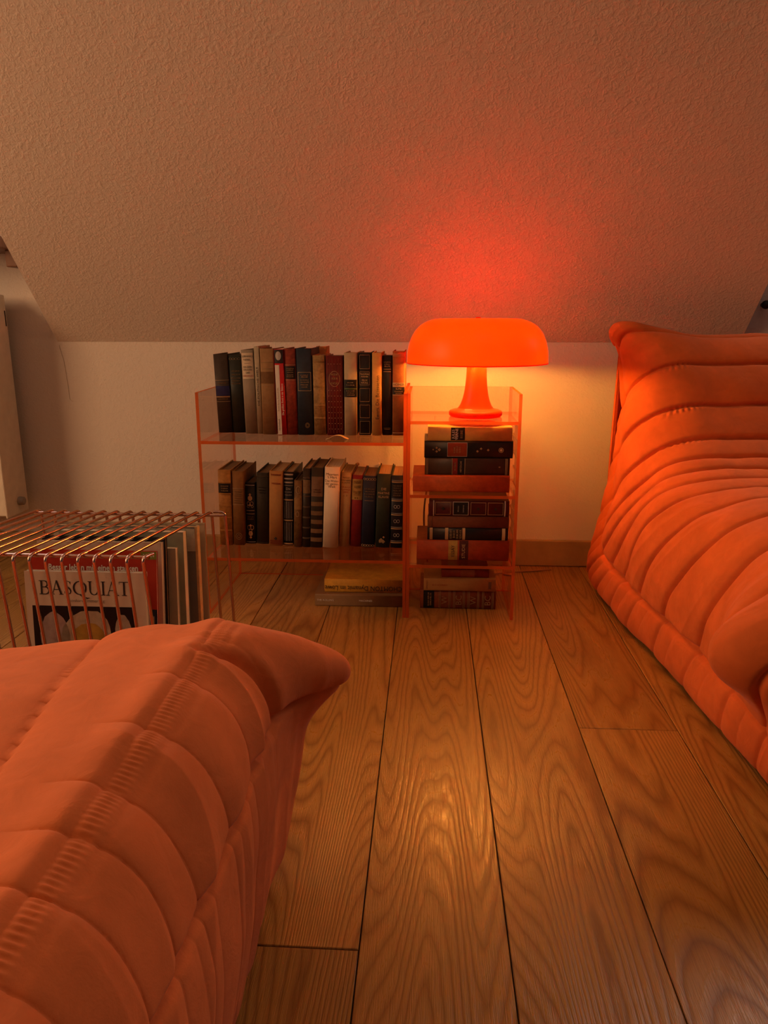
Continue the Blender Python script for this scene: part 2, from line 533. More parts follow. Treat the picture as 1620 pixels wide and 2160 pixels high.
# flat part of the ceiling behind the slope, and the made-up fixture for the fill light (both above the frame)
cf = MB().box(-2.6, 2.4, -1.6, yt + 0.02, 2.45, 2.52).build('ceiling', M['wall'])
tag(cf, 'flat white ceiling above the seats', 'ceiling', kind='structure')
cl = empty('ceiling_lamp', (0.25, 0.30, 2.45))
tag(cl, 'round white ceiling lamp above the seats', 'lamp')
MB().lathe([(0.30, 0.0), (0.30, -0.10), (0.27, -0.10), (0.27, -0.02), (0.02, -0.02), (0.02, 0.0)], 48).build('lamp_shade', M['white'], cl)

# ------------------------------------------------------------------ text and marks
_txt = []
def text(s, size, mat, parent, M4, name='lettering', align='CENTER', sx=1.0, shear=0.0, bold=0.0):
    c = bpy.data.curves.new('t', 'FONT')
    c.body = s; c.size = size; c.align_x = align; c.align_y = 'CENTER'
    c.resolution_u = 2; c.shear = shear; c.offset = bold
    o = bpy.data.objects.new('t', c)
    COL.objects.link(o)
    _txt.append((o, name, mat, parent, M4 @ Matrix.Diagonal((sx, 1, 1, 1))))

def flush_text():
    bpy.context.view_layer.update()
    dg = bpy.context.evaluated_depsgraph_get()
    made = []
    for o, name, mat, parent, m4 in _txt:
        me = bpy.data.meshes.new_from_object(o.evaluated_get(dg))
        made.append((me, name, mat, parent, m4))
    for o, *_ in _txt:
        c = o.data
        bpy.data.objects.remove(o); bpy.data.curves.remove(c)
    for me, name, mat, parent, m4 in made:
        me.materials.clear()
        me.transform(m4)
        link(name, me, mat, parent)['kind'] = 'stuff'
    _txt.clear()

# spine frame: text plane at y = -e facing -y, x right, z up
def spine_m(x, z, e=0.0009, rot=0.0):
    return Matrix.Translation((x, -e, z)) @ Matrix.Rotation(PI / 2, 4, 'X') @ Matrix.Rotation(rot, 4, 'Z')

# ------------------------------------------------------------------ books
def arc_y(x, w, sag):
    return sag * (2 * x / w) ** 2

def spine_patch(w, sag, x0, x1, z0, z1, e=0.0005, n=8):
    """thin curved patch lying on a rounded spine"""
    mb = MB(); vs = []; fs = []
    for i in range(n + 1):
        x = x0 + (x1 - x0) * i / n
        y = arc_y(x, w, sag)
        vs += [(x, y - e, z0), (x, y - e, z1), (x, y + 0.0004, z0), (x, y + 0.0004, z1)]
    for i in range(n):
        a, b = 4 * i, 4 * i + 4
        fs += [(a, b, b + 1, a + 1), (a, a + 2, b + 2, b), (a + 1, b + 1, b + 3, a + 3)]
    fs += [(0, 1, 3, 2), (4 * n, 4 * n + 2, 4 * n + 3, 4 * n + 1)]
    mb.add(vs, fs)
    return mb

def make_book(label, wd, ht, dp, cmat, pmat, feats=(), sag=0.003, group=None, soft=False, spine_mat=None):
    root = empty('book')
    tag(root, label, 'book', group)
    t = 0.0014 if soft else 0.0024
    n = 10
    outer = [(-wd / 2, dp)] + [(-wd / 2 + wd * i / n, arc_y(-wd / 2 + wd * i / n, wd, sag)) for i in range(n + 1)] + [(wd / 2, dp)]
    inner = [(wd / 2 - t, dp), (wd / 2 - t, sag + t), (-wd / 2 + t, sag + t), (-wd / 2 + t, dp)]
    mb = MB()
    no = len(outer)
    loop = outer + inner
    nl = len(loop)
    vs = [(x, y, 0) for x, y in loop] + [(x, y, ht) for x, y in loop]
    fs = []; sm = []
    for i in range(nl):
        j = (i + 1) % nl
        fs.append((i, j, nl + j, nl + i))
    mb.add(vs, fs)
    for i in range(1, no - 2): mb.s[i] = True
    # caps in three convex strips
    for base, flip in ((0, False), (nl, True)):
        L0 = [base + 0, base + 1, base + nl - 2, base + nl - 1]
        R0 = [base + no - 1, base + no, base + no + 1, base + no - 2]
        sp = [base + 1 + i for i in range(n + 1)] + [base + no + 1, base + no + 2]
        for f in (L0, R0, sp):
            mb.f.append(tuple(f) if flip else tuple(reversed(f))); mb.m.append(0); mb.s.append(False)
    cv = mb.build('cover', cmat, root)
    g = 0.0005 if soft else 0.003
    MB().box(-wd / 2 + t + 0.0002, wd / 2 - t - 0.0002, sag + t + 0.0003, dp - (0.0005 if soft else 0.004), g, ht - g).build('page_block', pmat, root)
    for ft in feats:
        k = ft[0]
        if k == 'band':      # z0 z1 (fractions), material, width fraction
            _, z0, z1, m = ft[:4]; wf_ = ft[4] if len(ft) > 4 else 0.985
            spine_patch(wd, sag, -wd / 2 * wf_, wd / 2 * wf_, z0 * ht, z1 * ht).build('spine_label' if (z1 - z0) > 0.04 else 'gilt_line', m, cv)
        elif k == 'raised':  # z list, material
            for z in ft[1]:
                spine_patch(wd, sag, -wd / 2 * 0.97, wd / 2 * 0.97, z * ht - 0.0016, z * ht + 0.0016, 0.0016).build('raised_band', ft[2], cv)
        elif k == 'vline':   # x list fraction, z0,z1, material
            for x in ft[1]:
                xx = x * wd / 2
                spine_patch(wd, sag, xx - 0.0004, xx + 0.0004, ft[2] * ht, ft[3] * ht, 0.0005, 1).build('gilt_line', ft[4], cv)
        elif k == 'frame':   # z0 z1 material thickness widthfrac
            _, z0, z1, m, th = ft[:5]; wf_ = ft[5] if len(ft) > 5 else 0.86
            a = wd / 2 * wf_
            f2 = MB()
            for (xa, xb, za, zb) in ((-a, a, z0 * ht, z0 * ht + th), (-a, a, z1 * ht - th, z1 * ht), (-a, -a + th, z0 * ht, z1 * ht), (a - th, a, z0 * ht, z1 * ht)):
                q = spine_patch(wd, sag, xa, xb, za, zb, 0.0009, 6)
                f2.add(q.v, q.f)
            f2.build('gilt_frame', m, cv)['kind'] = 'stuff'
        elif k == 'text':    # str z size mat rot x sx
            _, s, z, size, m = ft[:5]
            rot = ft[5] if len(ft) > 5 else 0.0
            x = ft[6] if len(ft) > 6 else 0.0
            sx = ft[7] if len(ft) > 7 else 1.0
            bold = ft[8] if len(ft) > 8 else 0.0
            text(s, size, m, cv, spine_m(x, z * ht, 0.0010, rot), sx=sx, bold=bold)
        elif k == 'dash':    # rows of tiny worn letter marks: z list, material, width frac
            _, zs, m, wf_ = ft[:4]
            f2 = MB(); rr = random.Random(len(label) * 13 + int(wd * 1e5))
            hh = ft[4] if len(ft) > 4 else 0.0028
            for z in zs:
                x = -wd / 2 * wf_ * rr.uniform(0.7, 1.0); xe = -x
                while x < xe:
                    lw = rr.uniform(0.0007, 0.0018)
                    hz = hh * rr.uniform(0.7, 1.0)
                    y = arc_y(x, wd, sag) - 0.0009
                    tt = 0.00035
                    q = rr.random()
                    f2.box(x, x + tt, y, y + 0.0006, z * ht - hz / 2, z * ht + hz / 2)
                    if q > 0.35: f2.box(x, x + lw, y, y + 0.0006, z * ht + hz / 2 - tt, z * ht + hz / 2)
                    if q < 0.7: f2.box(x, x + lw, y, y + 0.0006, z * ht - hz / 2, z * ht - hz / 2 + tt)
                    if q > 0.6: f2.box(x + lw - tt, x + lw, y, y + 0.0006, z * ht - hz / 2, z * ht + hz / 2)
                    x += lw + 0.0007
            f2.build('lettering', m, cv)['kind'] = 'stuff'
        elif k == 'ring':    # (x, z, rx, rz, th) list, material
            f2 = MB()
            for (x, z, rx, rz, th) in ft[1]:
                nn = 22; vs = []; fs = []
                for i in range(nn):
                    a = 2 * PI * i / nn
                    for rad in (1.0, 1.0 - th / rx):
                        px, pz = x + rx * rad * math.cos(a), z * ht + rz * rad * math.sin(a)
                        vs.append((px, arc_y(px, wd, sag) - 0.0010, pz))
                for i in range(nn):
                    j = (i + 1) % nn
                    fs.append((2 * i, 2 * j, 2 * j + 1, 2 * i + 1))
                f2.add(vs, fs)
            f2.build('gilt_ornament', ft[2], cv)['kind'] = 'stuff'
        elif k == 'dots':    # (x,z) list, r, material
            f2 = MB()
            for (x, z, r) in ft[1]:
                y = arc_y(x, wd, sag) - 0.0009
                f2.add([(x - r, y, z * ht), (x, y, z * ht - r), (x + r, y, z * ht), (x, y, z * ht + r), (x, y - 0.0004, z * ht)], [(0, 1, 4), (1, 2, 4), (2, 3, 4), (3, 0, 4)])
            f2.build('gilt_ornament', ft[2], cv)['kind'] = 'stuff'
    return root

def stand(book, x, y, z, lean):
    """upright, spine to the room; lean in degrees, positive to the right"""
    book.location = (x, y, z)
    book.rotation_euler = (0, math.radians(lean), 0)
def lay(book, x_left, x_right, y, z, wd, rz=0.0, flip=False):
    """lying flat, spine to the room, head to the left"""
    if not flip:
        book.matrix_basis = Matrix.Translation((x_right, y, z + wd / 2)) @ Matrix.Rotation(rz, 4, 'Z') @ Matrix.Rotation(-PI / 2, 4, 'Y')
    else:
        book.matrix_basis = Matrix.Translation((x_left, y, z + wd / 2)) @ Matrix.Rotation(rz, 4, 'Z') @ Matrix.Rotation(PI / 2, 4, 'Y')

Z1, Z2 = 0.406, 0.137   # shelf tops of the bookcase
C = cover
R90 = PI / 2
G1 = 'books standing on the upper acrylic shelf'
G2 = 'books standing on the lower acrylic shelf'
row1 = [  # x, width, height, y, lean
  (-0.4740, 0.0335, 0.1802, 1.739, -1.4), (-0.4425, 0.0305, 0.1777, 1.741, -1.0), (-0.4091, 0.0287, 0.1903, 1.725, -1.1),
  (-0.3888, 0.0118, 0.1980, 1.726, -0.6), (-0.3655, 0.0322, 0.1937, 1.718, -0.2), (-0.3352, 0.0206, 0.1924, 1.713, -0.8),
  (-0.3124, 0.0264, 0.1939, 1.715, -0.4), (-0.2807, 0.0353, 0.1946, 1.714, -0.2), (-0.2477, 0.0275, 0.1794, 1.714, -0.2),
  (-0.2125, 0.0390, 0.1782, 1.714, -0.2), (-0.1771, 0.0292, 0.1852, 1.712, 0.3), (-0.1452, 0.0272, 0.1850, 1.718, 0.1),
  (-0.1181, 0.0217, 0.1852, 1.715, 0.3), (-0.0945, 0.0225, 0.1788, 1.721, 0.0), (-0.0685, 0.0280, 0.1882, 1.718, 0.0)]
black = C((0.018, 0.016, 0.018)); navy = C((0.02, 0.03, 0.055)); blackl = C((0.014, 0.013, 0.014), 0.45)
cream = C((0.62, 0.52, 0.38), 0.8, 0.1)
spec1 = [
 dict(label='thick dark brown book with a navy band, leaning at the left end', c=C((0.045, 0.028, 0.02), 0.6), p='pages_dark', dp=0.125,
      f=[('band', 0.475, 0.60, C((0.02, 0.02, 0.10))), ('band', 0.455, 0.47, M['gold_dull']), ('band', 0.67, 0.675, M['gold_dull']), ('band', 0.40, 0.405, M['gold_dull']), ('dash', [0.635, 0.435], M['gold_dull'], 0.7)]),
 dict(label='black-green book with faded gilt title beside the navy-banded brown book', c=C((0.022, 0.024, 0.02), 0.5), p='pages_dark', dp=0.12,
      f=[('ring', [(-0.010 + 0.0067 * i, 0.955, 0.0036, 0.0024, 0.0006) for i in range(4)], M['gold_dull']), ('dash', [0.80, 0.755, 0.71, 0.675, 0.64], M['gold_dull'], 0.75, 0.0034)]),
 dict(label='grey beige book with a white title label at its head', c=C((0.30, 0.25, 0.19), 0.8, 0.12), p='pages', dp=0.125,
      f=[('band', 0.66, 0.965, cream, 0.9), ('text', 'GERHARD', 0.925, 0.0062, M['ink']), ('text', 'NEBEL', 0.885, 0.0062, M['ink']), ('band', 0.842, 0.845, M['ink'], 0.5),
         ('text', 'AN DEN', 0.80, 0.0058, M['ink']), ('text', 'S\u00c4ULEN', 0.768, 0.0058, M['ink']), ('text', 'DES', 0.732, 0.0058, M['ink']), ('text', 'HERAKLES', 0.695, 0.0055, M['ink_red'])]),
 dict(label='thin tall cream book with small vertical title on the upper shelf', c=C((0.42, 0.35, 0.25), 0.8, 0.12), p='pages_white', dp=0.125, sag=0.001,
      f=[('text', 'DIE POLITISCHE WELT', 0.55, 0.0066, M['ink'], R90, 0, 1.35)]),
 dict(label='tan linen book with a darker brown title panel, tall on the upper shelf', c=C((0.30, 0.17, 0.075), 0.85, 0.2), p='pages_dark', dp=0.13,
      f=[('band', 0.60, 0.735, C((0.17, 0.085, 0.03))), ('band', 0.575, 0.579, M['gold_dull'], 0.8), ('band', 0.77, 0.774, M['gold_dull'], 0.8), ('band', 0.845, 0.849, M['gold_dull'], 0.8), ('band', 0.37, 0.373, M['gold_dull'], 0.8), ('band', 0.2, 0.203, M['gold_dull'], 0.8)]),
 dict(label='red and white paperback with a black portrait panel at its head', c=C((0.50, 0.015, 0.02), 0.4, 0.08), p='pages_white', dp=0.125, soft=True, sag=0.0015,
      f=[('band', 0.84, 0.995, C((0.03, 0.028, 0.03), 0.4)), ('ring', [(-0.001, 0.925, 0.0065, 0.010, 0.0062)], M['silver']), 
         ('patchL', 0.005, 0.82), ('text', 'Die gr\u00f6\u00dften Rock in der Balance', 0.42, 0.0064, M['ink_white'], R90, 0.0045, 0.85), ('text', 'Ronald Barley, Reinhold Ellis', 0.42, 0.0052, M['gold_dull'], R90, -0.0055, 0.9), ('text', 'm\u00e4rchenbuch', 0.12, 0.0055, M['ink'], R90, -0.0055, 0.9)]),
 dict(label='rust red mottled book with a black title label', c=C((0.24, 0.035, 0.018), 0.6, 0.4, 90), p='pages_dark', dp=0.13,
      f=[('band', 0.655, 0.80, blackl, 0.9), ('dash', [0.775, 0.755, 0.73, 0.70, 0.68], M['gold'], 0.7, 0.0022), ('band', 0.812, 0.815, M['gold']), ('band', 0.64, 0.643, M['gold'])]),
 dict(label='navy blue book with a gilt framed title panel', c=C((0.016, 0.026, 0.045), 0.6), p='pages', dp=0.13,
      f=[('frame', 0.515, 0.73, M['gold'], 0.0007), ('dash', [0.695, 0.675, 0.64, 0.615, 0.585, 0.56], M['gold'], 0.55), ('ring', [(0.0045, 0.115, 0.005, 0.006, 0.0006), (0.0045, 0.115, 0.003, 0.004, 0.0006)], M['gold_dull']), ('band', 0.235, 0.237, M['ink'])]),
 dict(label='worn ochre leather book, wrinkled spine, between navy and dark red books', c=C((0.34, 0.20, 0.075), 0.65, 0.4, 110), p='pages', dp=0.12,
      f=[('raised', [0.93, 0.62, 0.38, 0.22], C((0.32, 0.19, 0.07), 0.65, 0.4, 110))]),
 dict(label='dark red book with gilt oval and dotted lines on the upper shelf', c=C((0.13, 0.01, 0.01), 0.45), p='pages_dark', dp=0.125,
      f=[('ring', [(0, 0.715, 0.0125, 0.0175, 0.0006)], M['gold']), ('dash', [0.77, 0.72, 0.66], M['gold'], 0.5, 0.005), ('vline', [-0.82, -0.55, -0.2, 0.2, 0.55, 0.82], 0.03, 0.97, C((0.20, 0.05, 0.03))),
         ('dots', [(x * 0.0195, z, 0.0009) for x in (-0.7, -0.37, 0.0, 0.37, 0.7) for z in (0.08, 0.15, 0.22, 0.29, 0.36, 0.43, 0.5, 0.57, 0.9)], M['gold'])]),
 dict(label='light beige book with two black labels split by a green line', c=C((0.46, 0.35, 0.22), 0.75, 0.12), p='pages', dp=0.125,
      f=[('band', 0.575, 0.68, blackl), ('band', 0.47, 0.565, blackl), ('band', 0.566, 0.573, C((0.10, 0.22, 0.04))), ('dash', [0.645, 0.615, 0.545, 0.52, 0.495], M['gold'], 0.7, 0.0026), ('band', 0.30, 0.302, C((0.3, 0.22, 0.14)))]),
 dict(label='black leather book with five gilt banded panels', c=C((0.016, 0.015, 0.018), 0.4), p='pages_dark', dp=0.125,
      f=[('frame', 0.81, 0.975, M['gold'], 0.0005), ('frame', 0.615, 0.775, M['gold'], 0.0005), ('frame', 0.415, 0.575, M['gold'], 0.0005), ('frame', 0.215, 0.375, M['gold'], 0.0005), ('frame', 0.02, 0.175, M['gold'], 0.0005), ('raised', [0.793, 0.595, 0.395, 0.195], C((0.016, 0.015, 0.018), 0.4)),
         ('text', 'THOMAS', 0.745, 0.0055, M['gold']), ('text', 'MANN', 0.715, 0.0055, M['gold']), ('text', 'FELIX', 0.672, 0.0055, M['gold']), ('text', 'KRULL', 0.642, 0.0055, M['gold'])]),
 dict(label='yellow tan book with a long vertical black title', c=C((0.62, 0.33, 0.09), 0.7, 0.15), p='pages', dp=0.125, sag=0.0015,
      f=[('text', 'Ewers, Die Besessenen', 0.465, 0.0115, M['ink'], R90, 0.002, 0.93)]),
 dict(label='thin glossy black book with gilt lines near its head', c=C((0.012, 0.011, 0.013), 0.35), p='pages_dark', dp=0.125,
      f=[('dash', [0.92, 0.895, 0.87], M['gold'], 0.7, 0.003), ('band', 0.83, 0.835, M['gold'], 0.8), ('band', 0.80, 0.806, M['gold'], 0.8), ('band', 0.09, 0.093, M['gold_dull'], 0.7), ('band', 0.075, 0.078, M['gold_dull'], 0.6)]),
 dict(label='brown cloth book with gold and black title labels beside the lamp', c=C((0.30, 0.10, 0.025), 0.7), p='pages', dp=0.13,
      f=[('band', 0.585, 0.635, M['gold']), ('band', 0.495, 0.58, blackl), ('text', 'HOMER', 0.61, 0.0075, M['ink']), ('text', 'ILIAS', 0.562, 0.0062, M['gold']), ('text', 'Griechisch', 0.53, 0.0045, M['gold']), ('text', 'deutsch', 0.508, 0.0045, M['gold']),
         ('band', 0.965, 0.97, M['gold']), ('band', 0.945, 0.95, M['gold']), ('band', 0.485, 0.492, M['gold']), ('band', 0.03, 0.034, M['gold'])]),
]
def build_row(rows, specs, z, grp):
    out = []
    for (x, wd, ht, y, lean), s in zip(rows, specs):
        y += 0.022; ht *= 1.010; x *= 1.010
        feats = [q for q in s['f'] if q[0] != 'patchL']
        b = make_book(s['label'], wd * 0.985, ht, s['dp'], s['c'], M[s['p']], feats, s.get('sag', 0.003), grp, s.get('soft', False))
        for q in s['f']:
            if q[0] == 'patchL':
                W = wd * 0.985
                spine_patch(W, s.get('sag', 0.003), -W / 2 * 0.98, 0.0, q[1] * ht, q[2] * ht).build('spine_label', C((0.66, 0.60, 0.55), 0.5, 0.05), b.children[0])
        zz = z + 0.0006 + abs(math.sin(math.radians(lean))) * wd / 2
        stand(b, x, y, zz, lean)
        out.append(b)
    return out

row2 = [
  (-0.4790, 0.0310, 0.1826, 1.711, 1.1), (-0.4489, 0.0275, 0.1793, 1.713, 1.6), (-0.4228, 0.0250, 0.1495, 1.728, 1.2),
  (-0.3944, 0.0290, 0.1737, 1.727, 1.9), (-0.3598, 0.0324, 0.1805, 1.712, 2.1), (-0.3313, 0.0241, 0.1783, 1.719, 2.1),
  (-0.3055, 0.0190, 0.1612, 1.704, 1.9), (-0.2854, 0.0187, 0.1893, 1.705, 1.8), (-0.2614, 0.0285, 0.1917, 1.703, 2.1),
  (-0.2283, 0.0361, 0.1928, 1.703, 2.6), (-0.1967, 0.0246, 0.1788, 1.714, 2.6), (-0.1694, 0.0265, 0.1727, 1.717, 2.2),
  (-0.1402, 0.0312, 0.1719, 1.713, 2.2), (-0.1056, 0.0335, 0.1769, 1.712, 1.7), (-0.0725, 0.0275, 0.1740, 1.712, 0.9)]
oct_ = C((0.38, 0.19, 0.05), 0.55, 0.3, 90)
bandt = C((0.20, 0.12, 0.06), 0.7)
spec2 = [
 dict(label='ochre leather book with raised bands and black title label, left end of the lower shelf', c=oct_, p='pages_dark', dp=0.14,
      f=[('band', 0.70, 0.825, blackl, 0.97), ('raised', [0.835, 0.69, 0.53, 0.375, 0.205], oct_), ('dash', [0.79, 0.76, 0.73], M['gold'], 0.65, 0.003)]),
 dict(label='olive brown book with gilt title lines and a round emblem', c=C((0.20, 0.10, 0.03), 0.65), p='pages_dark', dp=0.14,
      f=[('band', 0.765, 0.775, M['gold_dull']), ('band', 0.55, 0.558, M['gold_dull']), ('dash', [0.73, 0.70, 0.67, 0.64, 0.61, 0.58], M['gold_dull'], 0.7, 0.0022), ('ring', [(0.001, 0.125, 0.0075, 0.0085, 0.0009), (0.001, 0.125, 0.004, 0.0045, 0.0009)], M['gold_dull'])]),
 dict(label='short black book with ornate gilt flourishes', c=C((0.012, 0.010, 0.010), 0.45), p='pages_dark', dp=0.10,
      f=[('band', 0.955, 0.965, M['silver'], 0.9), ('ring', [(0, 0.75, 0.0055, 0.0065, 0.005), (-0.004, 0.665, 0.0038, 0.005, 0.0009), (0.004, 0.665, 0.0038, 0.005, 0.0009), (-0.004, 0.27, 0.0038, 0.006, 0.0009), (0.004, 0.27, 0.0038, 0.006, 0.0009), (0, 0.17, 0.005, 0.0065, 0.0045), (-0.005, 0.615, 0.003, 0.003, 0.0008), (0.005, 0.615, 0.003, 0.003, 0.0008), (0, 0.215, 0.004, 0.004, 0.0008)], M['gold']),
         ('dots', [(0, 0.81, 0.0035), (0, 0.105, 0.0035), (0, 0.64, 0.003), (0, 0.305, 0.003)], M['gold']), ('band', 0.545, 0.552, M['gold'], 0.8), ('band', 0.49, 0.497, M['gold'], 0.8), ('dash', [0.445, 0.41], M['gold_dull'], 0.6, 0.003), ('band', 0.025, 0.032, M['silver'], 0.9)]),
 dict(label='plain dark grey-green book with worn blind title', c=C((0.028, 0.024, 0.017), 0.6), p='pages_dark', dp=0.135,
      f=[('dash', [0.80, 0.76, 0.725], C((0.05, 0.04, 0.028)), 0.7, 0.003), ('band', 0.945, 0.96, C((0.05, 0.042, 0.03))), ('band', 0.65, 0.655, C((0.05, 0.04, 0.028)), 0.7), ('band', 0.015, 0.022, C((0.06, 0.05, 0.035)))]),
 dict(label='plain tan book with small red letters at head and foot', c=C((0.40, 0.215, 0.075), 0.8, 0.12), p='pages', dp=0.14,
      f=[('dash', [0.955, 0.84], M['ink_red'], 0.7, 0.004), ('dots', [(0, 0.10, 0.004)], M['ink']), ('dash', [0.065, 0.035], M['ink_red'], 0.85, 0.0035)]),
 dict(label='black book with fine vertical gilt stripes and white title', c=C((0.010, 0.009, 0.012), 0.4), p='pages', dp=0.135,
      f=[('band', 0.955, 0.975, M['silver'], 0.9), ('band', 0.90, 0.918, M['silver'], 0.9), ('band', 0.85, 0.868, M['silver'], 0.9), ('band', 0.815, 0.82, M['silver'], 0.9), ('text', 'Die', 0.775, 0.0075, M['silver']), ('dash', [0.73, 0.69], M['silver'], 0.75, 0.0036),
         ('band', 0.615, 0.632, M['gold'], 0.95), ('band', 0.335, 0.352, M['gold'], 0.95), ('band', 0.012, 0.03, M['gold'], 0.95), ('vline', [-0.7, -0.35, 0.0, 0.35, 0.7], 0.37, 0.60, M['silver']), ('vline', [-0.7, -0.35, 0.0, 0.35, 0.7], 0.06, 0.32, M['silver'])]),
 dict(label='short marbled brown book next to the black-banded books', c=C((0.16, 0.085, 0.03), 0.6, 0.5, 70), p='pages_dark', dp=0.12,
      f=[('band', 0.57, 0.74, C((0.26, 0.15, 0.055))), ('ring', [(0.001, 0.86, 0.006, 0.010, 0.0016), (-0.001, 0.50, 0.004, 0.007, 0.001)], M['gold_dull'])]),
 dict(label='narrow dark brown book with five raised bands and small tan label', c=C((0.03, 0.02, 0.014), 0.5), p='pages', dp=0.14,
      f=[('band', 0.69, 0.86, bandt, 0.95), ('raised', [0.885, 0.655, 0.52, 0.385, 0.255, 0.12], C((0.09, 0.06, 0.04), 0.5)), ('band', 0.775, 0.782, C((0.12, 0.03, 0.015)))]),
 dict(label='dark and tan horizontally striped book beside the white one', c=C((0.028, 0.019, 0.013), 0.6), p='pages_dark', dp=0.14,
      f=[('band', 0.645, 0.89, C((0.19, 0.105, 0.06), 0.7), 0.96), ('dash', [0.73, 0.70], C((0.10, 0.05, 0.03)), 0.6, 0.003)] + [('band', a, a + 0.052, C((0.17, 0.095, 0.045)), 0.985) for a in (0.525, 0.41, 0.30, 0.185, 0.075)]),
 dict(label='thick white dust-jacketed book, tallest on the lower shelf', c=C((0.74, 0.64, 0.50), 0.5, 0.05), p='pages_white', dp=0.138, sag=0.0035,
      f=[('text', 'Maarten', 0.915, 0.0085, M['ink']), ('text', "\u2019t Hart", 0.88, 0.0085, M['ink']), ('text', 'Das W\u00fcten', 0.835, 0.0085, M['ink'], 0, 0, 0.8), ('text', 'der ganzen', 0.80, 0.0085, M['ink'], 0, 0, 0.8), ('text', 'Welt', 0.765, 0.0085, M['ink'])]),
 dict(label='beige book with black capitals, right of the white book', c=C((0.46, 0.30, 0.13), 0.75, 0.15), p='pages', dp=0.13,
      f=[('text', 'WOLF', 0.935, 0.0058, M['ink']), ('text', 'VON NIEBEL', 0.90, 0.0045, M['ink']), ('text', 'SCH\u00dcTZ', 0.868, 0.0050, M['ink']), ('text', 'DER BLAUE', 0.81, 0.0046, M['ink_red']), ('text', 'KAMMER', 0.775, 0.0055, M['ink_red']), ('text', 'HERR', 0.742, 0.0055, M['ink_red']), ('text', 'I \u00b7 II', 0.695, 0.0055, M['ink'])]),
 dict(label='bright red book with a large ochre title panel', c=C((0.22, 0.012, 0.014), 0.65), p='pages', dp=0.13,
      f=[('band', 0.66, 0.945, C((0.42, 0.25, 0.07)), 0.95), ('dash', [0.915, 0.895, 0.85, 0.83, 0.775, 0.755, 0.73], C((0.14, 0.07, 0.02)), 0.7, 0.003), ('dots', [(-0.004, 0.685, 0.0022), (0.001, 0.685, 0.0022)], C((0.14, 0.07, 0.02)))]),
 dict(label='navy cloth book with gilt scroll borders on the lower shelf', c=C((0.012, 0.016, 0.04), 0.6), p='pages_dark', dp=0.13,
      f=[('ring', [(-0.012 + 0.006 * i, 0.955, 0.0032, 0.0026, 0.0008) for i in range(5)] + [(-0.012 + 0.006 * i, 0.025, 0.0032, 0.0026, 0.0008) for i in range(5)], M['gold']), ('dash', [0.82, 0.785, 0.75, 0.715], M['gold_dull'], 0.8, 0.0036), ('band', 0.655, 0.66, M['gold_dull'], 0.7)]),
 dict(label='dark green cloth book with gilt title and a small figure at its foot', c=C((0.020, 0.026, 0.016), 0.65), p='pages', dp=0.14,
      f=[('text', 'DIE', 0.80, 0.0085, M['gold']), ('text', 'MARTINS', 0.745, 0.0078, M['gold'], 0, 0, 0.85), ('text', 'KLAUSE', 0.695, 0.0078, M['gold'], 0, 0, 0.9), ('dots', [(-0.003, 0.10, 0.006), (0.002, 0.085, 0.005), (0.003, 0.145, 0.003), (-0.006, 0.08, 0.003)], M['gold_dull'])]),
 dict(label='black book with gilt bands and small double-ring ornaments, right end of the lower shelf', c=C((0.014, 0.014, 0.022), 0.45), p='pages', dp=0.14,
      f=[('band', a, a + 0.012, M['gold'], 0.97) for a in (0.905, 0.65, 0.455, 0.262, 0.068)] + [('band', a, a + 0.005, M['silver'], 0.97) for a in (0.93, 0.675, 0.48, 0.287, 0.093)] +
        [('band', 0.70, 0.89, blackl, 0.9), ('dash', [0.86, 0.83, 0.795, 0.76, 0.73], M['gold_dull'], 0.75, 0.0034)] +
        [('ring', [(-0.0036, z, 0.0036, 0.0042, 0.0008), (0.0036, z, 0.0036, 0.0042, 0.0008)], M['silver']) for z in (0.575, 0.375, 0.18)]),
]
books1 = build_row(row1, spec1, Z1, G1)
books2 = build_row(row2, spec2, Z2, G2)

# tall book standing behind the upper row, its head showing
b = make_book('orange-lit book whose head shows behind the ochre leather book', 0.026, 0.197, 0.053, C((0.40, 0.16, 0.05)), M['pages'], (), 0.002, G1)
b.location = (-0.262, 1.8685, Z1 + 0.0006)

# tower books, lying, spine to the room
G3 = 'books lying in the acrylic tower'
def flatbook(label, x0, x1, z0, th, dp, y, cm, pm, feats, sag=0.003, rz=0.0, grp=G3, flip=False):
    bk = make_book(label, th, x1 - x0, dp, cm, M[pm], feats, sag, grp)
    lay(bk, x0, x1, y, z0, th, rz, flip)
    return bk
T1, T2, T3 = 0.4535, 0.2905, 0.1285    # tower tray tops
yb = 1.672
z = T2 + 0.0006
flatbook('plain orange-red book, widest at the bottom of the tower\'s upper pile', -0.0335, 0.1822, z, 0.0375, 0.125, 1.665, C((0.50, 0.085, 0.015), 0.55), 'pages', []); z += 0.0380
flatbook('dark brown lying book with red and black title labels', -0.0067, 0.1816, z, 0.0375, 0.12, yb, C((0.05, 0.03, 0.022), 0.4), 'pages',
         [('band', 0.615, 0.67, C((0.22, 0.02, 0.012))), ('band', 0.535, 0.612, blackl), ('band', 0.675, 0.68, M['gold']), ('band', 0.525, 0.53, M['gold']), ('band', 0.03, 0.035, M['gold']), ('band', 0.045, 0.05, M['gold']), ('band', 0.965, 0.97, M['gold']), ('band', 0.98, 0.985, M['gold']), ('text', 'NIETZSCHE', 0.575, 0.0055, M['gold'], 0, 0, 0.9), ('dash', [0.645], M['gold_dull'], 0.7, 0.004), ('text', '8', 0.12, 0.006, M['gold'])]); z += 0.0380
